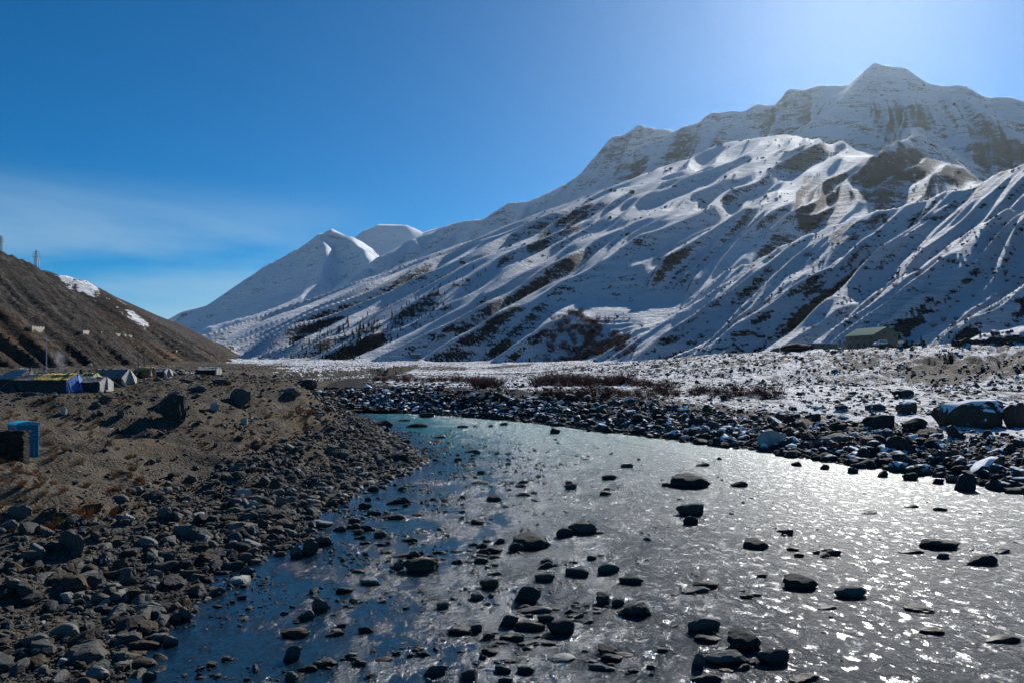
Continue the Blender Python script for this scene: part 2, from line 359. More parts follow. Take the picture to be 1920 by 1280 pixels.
def bank_material(name):
    m, nt, b = new_mat(name); N = NB(nt); p = N.pos()
    big = N.noise(p, .12, 5, .6); mid = N.noise(p, 1.3, 6, .7); fine = N.noise(p, 9, 5, .75)
    v = N.voro(p, 5.5); v2 = N.voro(p, 13)
    cellc = N.voro(p, 5.5, out=1)
    dirt = N.ramp(mid, [(.25, (.056, .045, .032)), (.5, (.125, .102, .073)), (.8, (.21, .18, .135))])
    grit = N.ramp(fine, [(.3, (.018, .017, .015)), (.5, (.07, .062, .051)), (.75, (.2, .185, .155))])
    g = N.rng(big, .35, .6)
    col = N.mix(N.math('MULTIPLY_ADD', g, .45, .35), dirt, grit)
    col = N.mix(N.math('MULTIPLY', N.attr('grass'), N.rng(mid, .42, .62)), col, (.15, .10, .045))
    wet = N.rng(N.sepz(p), .02, .30)
    col = N.mix(wet, (.022, .022, .020), col)
    N.l.new(col, b.inputs['Base Color']); N.l.new(N.rng(wet, 0, 1, .35, .92), b.inputs['Roughness'])
    b.inputs['Specular IOR Level'].default_value = .04
    h = N.math('ADD', N.math('MULTIPLY', mid, .5), N.math('MULTIPLY', fine, .13))
    h = N.math('SUBTRACT', h, N.math('MULTIPLY', v, .16)); h = N.math('SUBTRACT', h, N.math('MULTIPLY', v2, .05))
    N.l.new(N.bump(h, .9, .55), b.inputs['Normal'])
    return m
M_BANK = bank_material('gravelly_earth')

def snowbank_material(name):
    m, nt, b = new_mat(name); N = NB(nt); p = N.pos()
    nz = N.sepz(N.geo('Normal'))
    n1 = N.noise(p, .05, 5, .6); n2 = N.noise(N.mapping(p, (1, .45, 1), (0, 0, rad(25))), .55, 7, .72); n3 = N.noise(p, 2.6, 5, .7)
    rock = N.ramp(n3, [(.3, (.008, .008, .009)), (.55, (.020, .018, .017)), (.8, (.05, .043, .037))])
    c = N.math('MULTIPLY', N.math('SUBTRACT', n2, .5), 2.3)
    c = N.math('ADD', c, N.math('MULTIPLY', N.math('SUBTRACT', n3, .5), 1.6))
    c = N.math('ADD', c, N.math('MULTIPLY', N.math('SUBTRACT', n1, .5), .8))
    c = N.math('ADD', c, N.math('MULTIPLY', N.math('SUBTRACT', nz, .93), 2.2))
    c = N.math('ADD', c, N.attr('cover'))
    snow = N.rng(c, -.05, .09)
    wet = N.rng(N.sepz(p), .1, .45)
    snow = N.math('MULTIPLY', snow, wet)
    N.l.new(N.mix(snow, rock, (.80, .82, .85)), b.inputs['Base Color'])
    b.inputs['Roughness'].default_value = .75; b.inputs['Specular IOR Level'].default_value = .04
    h = N.math('ADD', N.math('MULTIPLY', n2, 2.2), N.math('MULTIPLY', n3, .7))
    N.l.new(N.bump(h, .9, .8), b.inputs['Normal'])
    return m
M_SNOWBANK = snowbank_material('snow_over_rubble')

def rock_material(name, snow=False, stops=None, tone=1.0, bias=.80):
    m, nt, b = new_mat(name); N = NB(nt); p = N.pos(); r = N.rand()
    oc = N.n.new('ShaderNodeTexCoord').outputs['Object']
    stops = stops or [(0, (.028, .029, .029)), (.35, (.048, .049, .047)), (.6, (.072, .070, .062)), (.76, (.095, .080, .060)), (.88, (.068, .082, .074)), (.96, (.15, .145, .13)), (1, (.30, .29, .27))]
    base = N.ramp(r, [(a, tuple(q*tone for q in c)) for a, c in stops])
    n1 = N.noise(oc, 1.6, 6, .65, .3); n2 = N.noise(oc, 7, 5, .7)
    lay = N.noise(N.mapping(oc, (.6, .6, 5)), 2.0, 5, .6)
    col = N.mix(N.rng(n1, .35, .7), base, N.mix(.5, base, (.03, .028, .026)))
    col = N.mix(N.math('MULTIPLY', N.rng(n2, .5, .8), .35), col, (.28, .26, .23))
    wet = N.rng(N.sepz(p), .03, .22)
    col = N.mix(N.math('MULTIPLY', N.math('SUBTRACT', 1, wet), .65), col, (.012, .012, .012))
    if snow:
        nz = N.sepz(N.geo('Normal'))
        big = N.noise(p, .8, 3, .5)
        c = N.math('ADD', N.math('SUBTRACT', nz, bias), N.math('MULTIPLY', N.math('SUBTRACT', n1, .5), 1.1))
        c = N.math('ADD', c, N.math('MULTIPLY', N.math('SUBTRACT', r, .55), .9))
        c = N.math('ADD', c, N.math('MULTIPLY', N.math('SUBTRACT', big, .5), 1.3))
        sf = N.math('MULTIPLY', N.rng(c, -.02, .06), N.rng(N.sepz(p), .3, .8))
        col = N.mix(sf, col, (.80, .82, .85))
    N.l.new(col, b.inputs['Base Color']); N.l.new(N.rng(wet, 0, 1, .5, .85), b.inputs['Roughness'])
    b.inputs['Specular IOR Level'].default_value = .1
    h = N.math('ADD', N.math('MULTIPLY', n1, .35), N.math('ADD', N.math('MULTIPLY', n2, .10), N.math('MULTIPLY', lay, .14)))
    N.l.new(N.bump(h, .8, .35), b.inputs['Normal'])
    return m
M_ROCK = rock_material('grey_river_stone', tone=1.35)
M_RRIV = rock_material('dark_wet_river_stone', stops=[(0, (.02, .021, .022)), (.5, (.036, .036, .034)), (.8, (.06, .053, .044)), (1, (.09, .085, .075))], tone=1.3)
M_SROCK = rock_material('dark_stone_with_snow', True, stops=[(0, (.018, .018, .02)), (.6, (.045, .042, .042)), (.9, (.075, .068, .06)), (1, (.13, .12, .11))])
M_BIG = rock_material('brown_boulder_with_snow', True, stops=[(0, (.05, .04, .034)), (1, (.06, .048, .04))], bias=.93)
M_BROWN = rock_material('brown_stone', stops=[(0, (.055, .042, .030)), (1, (.085, .062, .043))])
M_PALE = rock_material('pale_stone', stops=[(0, (.42, .41, .38)), (1, (.5, .49, .46))])
M_SLAB = rock_material('pale_grey_slab', stops=[(0, (.125, .122, .112)), (1, (.16, .155, .14))])

# ------------------------------------------------------------------ object helpers
def tag(o, label=None, cat=None, group=None, kind=None):
    for k, v in (('label', label), ('category', cat), ('group', group), ('kind', kind)):
        if v: o[k] = v
    return o
def link(name, me, mat=None, parent=None, loc=None):
    o = bpy.data.objects.new(name, me); COL.objects.link(o)
    if mat is not None and me is not None and not me.materials: me.materials.append(mat)
    if parent is not None: o.parent = parent
    if loc is not None: o.location = loc
    return o
def thing(name, label, cat, loc=(0, 0, 0), rz=0, group=None):
    o = bpy.data.objects.new(name, None); COL.objects.link(o); o.location = loc; o.rotation_euler = (0, 0, rz); o.empty_display_size = .3
    return tag(o, label, cat, group)
def mesh_from(verts, faces, name='m', smooth=False):
    me = bpy.data.meshes.new(name); me.from_pydata([tuple(v) for v in verts], [], faces); me.update()
    if smooth: me.polygons.foreach_set('use_smooth', [True]*len(me.polygons))
    return me
def box_bm(bm, c, s, rot=None, bevel=0):
    r = bmesh.ops.create_cube(bm, size=1)
    M = Matrix.Translation(c) @ (rot.to_4x4() if rot is not None else Matrix()) @ Matrix.Diagonal((*s, 1))
    bmesh.ops.transform(bm, matrix=M, verts=r['verts'])
    if bevel:
        es = list({e for v in r['verts'] for e in v.link_edges})
        bmesh.ops.bevel(bm, geom=es, offset=bevel, segments=1, affect='EDGES', profile=.5)
def cyl_bm(bm, p, q, r0, r1=None, n=8):
    p, q = Vector(p), Vector(q); d = q-p; r1 = r0 if r1 is None else r1
    r = bmesh.ops.create_cone(bm, cap_ends=True, segments=n, radius1=r0, radius2=r1, depth=d.length)
    bmesh.ops.transform(bm, matrix=Matrix.Translation((p+q)/2) @ d.to_track_quat('Z', 'Y').to_matrix().to_4x4(), verts=r['verts'])
def bm_obj(name, build, mat, parent=None, smooth=False):
    bm = bmesh.new(); build(bm); me = bpy.data.meshes.new(name); bm.to_mesh(me); bm.free()
    if smooth: me.polygons.foreach_set('use_smooth', [True]*len(me.polygons))
    return link(name, me, mat, parent)
def boxes(name, items, mat, parent=None, bevel=0):
    return bm_obj(name, lambda bm: [box_bm(bm, c, s, bevel=bevel) for c, s in items], mat, parent)
def quads(name, qs, mat, parent=None):
    """sheets of cloth with a small real thickness; each q is 4 (or more) points, subdivided and given folds"""
    v = []; f = []
    for q in qs:
        i = len(v); v += q; f.append(tuple(range(i, i+len(q))))
    me = mesh_from(v, f); o = link(name, me, mat, parent)
    return o

# ------------------------------------------------------------------ terrain grid
def build_terrain():
    ox, oy = 0.0, -4.0
    half = math.atan(1060/F)
    tin = np.linspace(-1060/F, 1060/F, 890)
    a_in = np.arctan(tin)
    a_l = -np.concatenate([np.linspace(math.pi, half+.03, 50)]); a_r = -a_l[::-1]
    az = np.concatenate([a_l, a_in, a_r])
    rr = [9.0]
    while rr[-1] < 10600:
        d = rr[-1]
        k = .011 if d < 240 else (.0062 if d < 600 else (.0048 if d < 4500 else .0066))
        rr.append(d*(1+k))
    rr = np.array(rr)
    A, Rr = np.meshgrid(az, rr)
    X = ox+np.sin(A)*Rr; Y = oy+np.cos(A)*Rr
    out, dL, dR, dS, mt, hid = height(X, Y, True)
    rows, cols = X.shape
    co = np.stack([X, Y, out], -1)
    i, j = np.meshgrid(np.arange(rows-1), np.arange(cols-1), indexing='ij')
    mc = lambda a: a[:-1, :-1]
    dl, dr, mm, hh, yy, ds = mc(dL), mc(dR), mc(mt), mc(hid), mc(Y), mc(dS)
    reg = np.full(dl.shape, 0)                     # 0 riverbed
    reg[dl > 0] = 1; reg[(dr > 0)] = 2
    reg[(dl > 0) & (yy > 158) & (mc(X)+mc(fbm(X/30, Y/60, 3, 58))*yy*.09 > -.30*yy)] = 2
    reg[(dr > 0) & (ds > 0)] = 3
    reg[yy > 620] = 3
    reg[(reg == 0) & (yy > 420)] = 2
    reg[mm & (hh > .5)] = 4; reg[mm & (hh < .5)] = 5
    # cover attributes
    cover = np.zeros(X.shape); rust = np.zeros(X.shape); grass = np.zeros(X.shape)
    R = np.hypot(X, Y)
    warp = fbm(X/(R*.03+1), Y/(R*.05+1), 4, 70)
    def blob(arr, px, y, rx, ry, amt, ang=0.0, view=.33):
        h = hit([px], [y])[0]; D = h[1]
        vx, vy = h[0]/math.hypot(h[0], D), D/math.hypot(h[0], D)
        ex = (X-h[0])*vy-(Y-D)*vx; ey = (X-h[0])*vx+(Y-D)*vy
        a = rx*D/F; b_ = ry*D/F/view
        ca, sa = math.cos(ang), math.sin(ang)
        u = (ex*ca+ey*view*sa)/a; v = (-ex*sa+ey*view*ca)/(b_*view)
        d = np.sqrt(u*u+v*v)+warp*.45
        arr += amt*(1-sstep(.65, 1.1, d))
    mount = mt & (hid < .5)
    cover[mount] = .58
    for q in BLOBS: blob(cover, *(q[:4]+(q[4]*.75,)+q[5:]))
    cover = np.where(mount, np.maximum(cover, -.16+.1*warp), cover)
    hillm = (hid > .5) & mt
    cover = np.where(hillm, -1.1, cover)
    for q in HILL_SNOW: blob(cover, *(q[:4]+(q[4]*.82,)+q[5:]))
    for q in RUST: blob(rust, *q)
    rb = (~mt) & (dR > 0)
    n = fbm(X/12, Y/12, 3, 71)
    c2 = -.20+np.interp(dR, [0, 10, 20, 40], [-.75, -.45, .15, .12])
    cover = np.where((~mt), c2, cover)
    for q in RB_COVER: blob(cover, *q)
    cover = np.where((~mt) & (dL > 0), np.clip(dL*.02-.3, -.3, -.05), cover)
    for q in GRASS: blob(grass, *q)
    names = ['riverbed', 'riverbank', 'snowy_riverbank', 'valley_floor', 'brown_hillside', 'mountain_range']
    mats = [M_BANK, M_BANK, M_SNOWBANK, M_SNOWBANK, M_HILL, M_MOUNT]
    flat = co.reshape(-1, 3)
    quad = np.stack([i*cols+j, (i+1)*cols+j, (i+1)*cols+j+1, i*cols+j+1], -1)[..., ::-1]
    flip = np.abs(out[:-1, :-1]-out[1:, 1:]) < np.abs(out[1:, :-1]-out[:-1, 1:])   # split each quad along the ridge, not across it
    quad = np.where(flip[..., None], np.roll(quad, 1, axis=-1), quad)
    for r in range(6):
        q = quad[reg == r].reshape(-1, 4)
        if len(q) == 0: continue
        used, inv = np.unique(q, return_inverse=True)
        me = bpy.data.meshes.new(names[r]); nq = len(q)
        me.vertices.add(len(used)); me.vertices.foreach_set('co', flat[used].astype(np.float32).ravel())
        me.loops.add(nq*4); me.loops.foreach_set('vertex_index', inv.reshape(-1).astype(np.int32))
        me.polygons.add(nq); me.polygons.foreach_set('loop_start', np.arange(0, nq*4, 4, dtype=np.int32))
        me.polygons.foreach_set('use_smooth', np.ones(nq, bool))
        me.update(calc_edges=True)
        for nm, arr in (('cover', cover), ('rust', rust), ('grass', grass)):
            at = me.attributes.new(nm, 'FLOAT', 'POINT'); at.data.foreach_set('value', arr.reshape(-1)[used].astype(np.float32))
        o = link(names[r], me, mats[r]); o['kind'] = 'structure'
# (px, y, rx, ry, amount, angle, view)
BLOBS = [
 (1150,592,95,30,1.3),
 (1650,345,120,60,-1.1),(1800,330,130,55,-1.0),(1570,375,60,45,-1.0),(1880,290,60,40,-.6),(1540,400,50,25,-1.0),(1040,440,50,30,-.8,.5),(960,500,40,20,-.8),
 (1600,430,70,22,-.9),(1680,370,110,45,-.75),(1780,390,110,30,-.6),(1860,270,75,30,-.65),(1780,255,90,18,-.5),(1900,330,60,30,-.7),(1700,230,70,20,-.4),
 (1500,295,40,28,-.6),(1560,290,40,24,-.3),(1280,285,50,22,-.45),(1180,330,45,25,-.5),(1120,385,35,22,-.6),(1060,420,40,16,-.8),(1020,440,25,16,-.8),(1500,230,60,24,-.3),
 (1400,240,60,12,-.25),(1250,380,60,10,-.1),(1720,200,50,14,-.2),
 (720,615,70,32,-.62),(790,575,55,25,-.6),(860,540,30,12,-.6),(690,640,40,25,-.5),(600,620,60,24,-.32),
 (1530,575,38,16,-.75,.6),(1590,600,34,16,-.8),(1600,560,22,8,-.5),(1250,565,50,24,-.3,.7),(1380,470,60,14,-.15),
 (1800,560,140,70,.35),(1700,480,120,50,.15),(950,540,70,30,.15),(1400,560,60,60,.05),
 (650,490,50,30,.0),(500,560,90,30,.05),(780,560,10,10,-.1),(1100,650,60,9,-.5),
]
HILL_SNOW = [(150,535,30,14,1.25),(110,515,22,7,1.1),(172,550,22,18,1.0),(230,568,12,5,1.2),(235,590,44,8,1.15,-.25),(270,600,26,8,.9),(330,595,18,5,.9),(350,612,22,6,1.1),(385,625,18,7,1.1),(375,635,14,8,.8),(420,645,22,5,1.0),(440,660,26,6,.9),(470,668,25,5,1.0),(230,660,30,16,.35),(60,700,30,5,.3),(200,560,60,30,.25),(330,620,60,20,.35)]
RUST = [(345,680,32,18,.9,-.5),(40,640,60,22,.6),(90,690,60,12,.3),(400,670,30,10,.5),(300,665,40,12,.4)]
RB_COVER = [(640,672,140,7,-.55,0,.15),(820,690,160,8,-.3,0,.15),(1000,700,160,5,-.25,0,.15),(1850,690,130,32,-.85,0,.25),(1600,690,80,20,-.12,0,.25),(1300,700,120,12,.1,0,.25),(1650,755,90,10,.45,0,.15),(1850,815,100,20,.5,0,.15),(1750,890,70,12,.9,0,.15),(1300,725,150,6,.35,0,.15),(1500,780,120,25,-.1,0,.15),(800,715,160,6,.55,0,.15),(720,690,120,6,-.3,0,.15),(1500,665,200,6,.4,0,.15),(1330,665,90,8,-.2,0,.2),(650,682,60,4,-.6,0,.15)]
GRASS = [(560,785,70,12,.7,0,.3),(260,830,90,14,.5,0,.3),(420,805,120,8,.35,0,.3),(200,960,60,30,.35,0,.4),(600,770,40,8,.6,0,.3)]
build_terrain()

# ------------------------------------------------------------------ water
def build_water():
    m, nt, b = new_mat('river_water'); N = NB(nt); p = N.pos()
    big = N.noise(N.mapping(p, (1, .45, 1)), .42, 6, .68)
    shape = N.mapping(p, (1.25, .8, 1), (0, 0, rad(-12)))
    w1 = N.noise(shape, .7, 3, .55, .6); w2 = N.noise(shape, 2.2, 3, .6, .5); w3 = N.noise(p, 6.5, 2, .5, .3)
    pm = N.rng(N.noise(shape, 1.1, 6, .72), .38, .62, .02, 1.9)
    calm = N.rng(N.math('ADD', N.attr('rough'), N.math('MULTIPLY', N.math('SUBTRACT', big, .5), 1.5)), .15, .75, .10, 1)
    h = N.math('ADD', N.math('MULTIPLY', w1, .24), N.math('ADD', N.math('MULTIPLY', w2, .16), N.math('MULTIPLY', w3, .08)))
    h = N.math('MULTIPLY', h, N.math('MULTIPLY', calm, N.math('MULTIPLY', pm, .28)))
    N.l.new(N.bump(h, 1.0, 1.0), b.inputs['Normal'])
    foam_glitter = N.math('MULTIPLY', N.rng(N.noise(N.mapping(p, (1, .6, 1)), 1.3, 7, .78), .58, .66), N.attr('foam_glitter'))
    deep = N.mix(N.attr('silt'), (.005, .014, .028), (.025, .17, .18))
    N.l.new(N.mix(foam_glitter, deep, (.7, .75, .78)), b.inputs['Base Color'])
    N.l.new(N.math('ADD', N.math('MULTIPLY', foam_glitter, .3), N.math('MULTIPLY_ADD', N.attr('rough'), .275, .05)), b.inputs['Roughness'])
    b.inputs['IOR'].default_value = 1.33; b.inputs['Specular IOR Level'].default_value = .5
    # sheet: polar grid over the whole channel
    rr = [6.0]
    while rr[-1] < 520: rr.append(rr[-1]*1.02)
    az = np.concatenate([np.linspace(-math.pi, -.75, 40), np.linspace(-.74, .74, 260), np.linspace(.75, math.pi, 40)])
    A, R = np.meshgrid(az, np.array(rr)); X = np.sin(A)*R; Y = np.cos(A)*R-2
    dL, _ = polydist(X, Y, LSH); dR, _ = polydist(X, Y, RSH)
    rows, cols = X.shape
    keep = (dL < 6) & (dR > -6)
    z = np.zeros(X.shape)
    co = np.stack([X, Y, z], -1).reshape(-1, 3)
    i, j = np.meshgrid(np.arange(rows-1), np.arange(cols-1), indexing='ij')
    q = np.stack([i*cols+j, (i+1)*cols+j, (i+1)*cols+j+1, i*cols+j+1], -1)[..., ::-1][keep[:-1, :-1]].reshape(-1, 4)
    used, inv = np.unique(q, return_inverse=True)
    me = mesh_from(co[used], [tuple(r) for r in inv.reshape(-1, 4).tolist()], 'river_water', True)
    # rapids strengthen away from the left shallows
    s = np.clip((-dL)/30, 0, 1)
    rough = np.interp(-dL, [0, 8, 16, 24, 45], [.17, .34, .56, .78, 1.0])
    silt = np.exp(-((Y-120)/55)**2)*sstep(0, 8, -dL)+.02
    foam_glitter = (1-sstep(0, 1.6, np.abs(np.minimum(-dL, dR))))*.5 + .35*sstep(95, 125, Y)*(1-sstep(-8, -3, dL)) + .6*sstep(6, 20, -dL)  # foam; its wide last term also paints whiter sun glitter into the colour
    for nm, arr in (('rough', rough), ('silt', silt), ('foam_glitter', foam_glitter)):
        at = me.attributes.new(nm, 'FLOAT', 'POINT'); at.data.foreach_set('value', arr.reshape(-1)[used].astype(np.float32))
    o = link('river_water', me, m); o['kind'] = 'structure'
build_water()
# ------------------------------------------------------------------ haze
hz_m = bpy.data.materials.new('haze_air'); hz_m.use_nodes = True; _n = hz_m.node_tree; _n.nodes.clear()
_v = _n.nodes.new('ShaderNodeVolumePrincipled'); _o = _n.nodes.new('ShaderNodeOutputMaterial'); _n.links.new(_v.outputs[0], _o.inputs['Volume'])
_v.inputs['Color'].default_value = (.74, .90, 1, 1); _v.inputs['Density'].default_value = 0.85e-5; _v.inputs['Anisotropy'].default_value = .76
hz = boxes('haze', [((0, 0, 1050), (28400, 28400, 2110))], hz_m); hz['kind'] = 'stuff'
# ------------------------------------------------------------------ rock shapes
def rock_mesh(name, seed, flat=.6, angular=.5, sub=3):
    bm = bmesh.new(); bmesh.ops.create_icosphere(bm, subdivisions=sub, radius=.5)
    r = random.Random(seed)
    co = np.array([v.co[:] for v in bm.verts])
    n = co/np.linalg.norm(co, axis=1)[:, None]
    rad_ = np.full(len(co), .56)
    for k in range(int(6+angular*8)):
        d = np.array([r.gauss(0, 1), r.gauss(0, 1), r.gauss(0, .8)]); d /= np.linalg.norm(d)
        off = r.uniform(.27, .48)
        c = n@d
        lim = np.where(c > .05, off/np.maximum(c, .05), 9)
        rad_ = np.minimum(rad_, lim) if angular > .3 else -np.log(np.exp(-rad_*14)+np.exp(-np.minimum(lim, 3)*14))/14
    p = n*rad_[:, None]
    off = seed*3.7
    nn = fbm(n[:, 0]*1.7+off+n[:, 2], n[:, 1]*1.7-off+n[:, 2]*.7, 3, seed)*.075+fbm(n[:, 0]*5+off, n[:, 1]*5+n[:, 2]*4, 2, seed+3)*.03
    p = p*(1+nn[:, None]*1.6)
    p[:, 2] *= flat; p[:, 1] *= r.uniform(.62, .92)
    # normalise to a unit wide stone
    mn, mx = p.min(0), p.max(0); p = (p-(mn+mx)/2)/(mx[0]-mn[0])
    for v, c in zip(bm.verts, p): v.co = c
    me = bpy.data.meshes.new(name); bm.to_mesh(me); bm.free()
    me.polygons.foreach_set('use_smooth', [True]*len(me.polygons))
    if angular > .3:
        try: me.set_sharp_from_angle(angle=rad(22))
        except Exception: pass
    return me, (p[:, 2].max()-p[:, 2].min())
SHAPES = [(.6, .35), (.45, .8), (.62, .9), (.35, .8), (.7, .55), (.5, 1.1), (.3, .9), (.55, .4), (.42, .6), (.75, 1.2), (.6, .9), (.38, 1.1)]
ROCKM = {}
def rocks_for(mat):
    if mat.name not in ROCKM:
        L = []
        for i, (fl, an) in enumerate(SHAPES):
            me, h = rock_mesh('stone_shape', i+1, fl, an, 3); me.materials.append(mat); L.append((me, h))
        ROCKM[mat.name] = L
    return ROCKM[mat.name]
def put_rock(name, x, y, z, wid, hgt, depth, mat, shape=None, rz=None, tilt=(0, 0), label=None, group=None, cat='rock'):
    """stone of the given width, whose top stands hgt above z; the rest is sunk"""
    L = rocks_for(mat); k = random.randrange(len(L)) if shape is None else shape
    me, h = L[k]; zt = hgt*1.45
    o = bpy.data.objects.new(name, me); COL.objects.link(o)
    o.scale = (wid, depth, zt/h); o.location = (x, y, z+hgt-zt/2)
    o.rotation_euler = (tilt[0], tilt[1], random.uniform(-.35, .35) if rz is None else rz)
    return tag(o, label, cat, group)

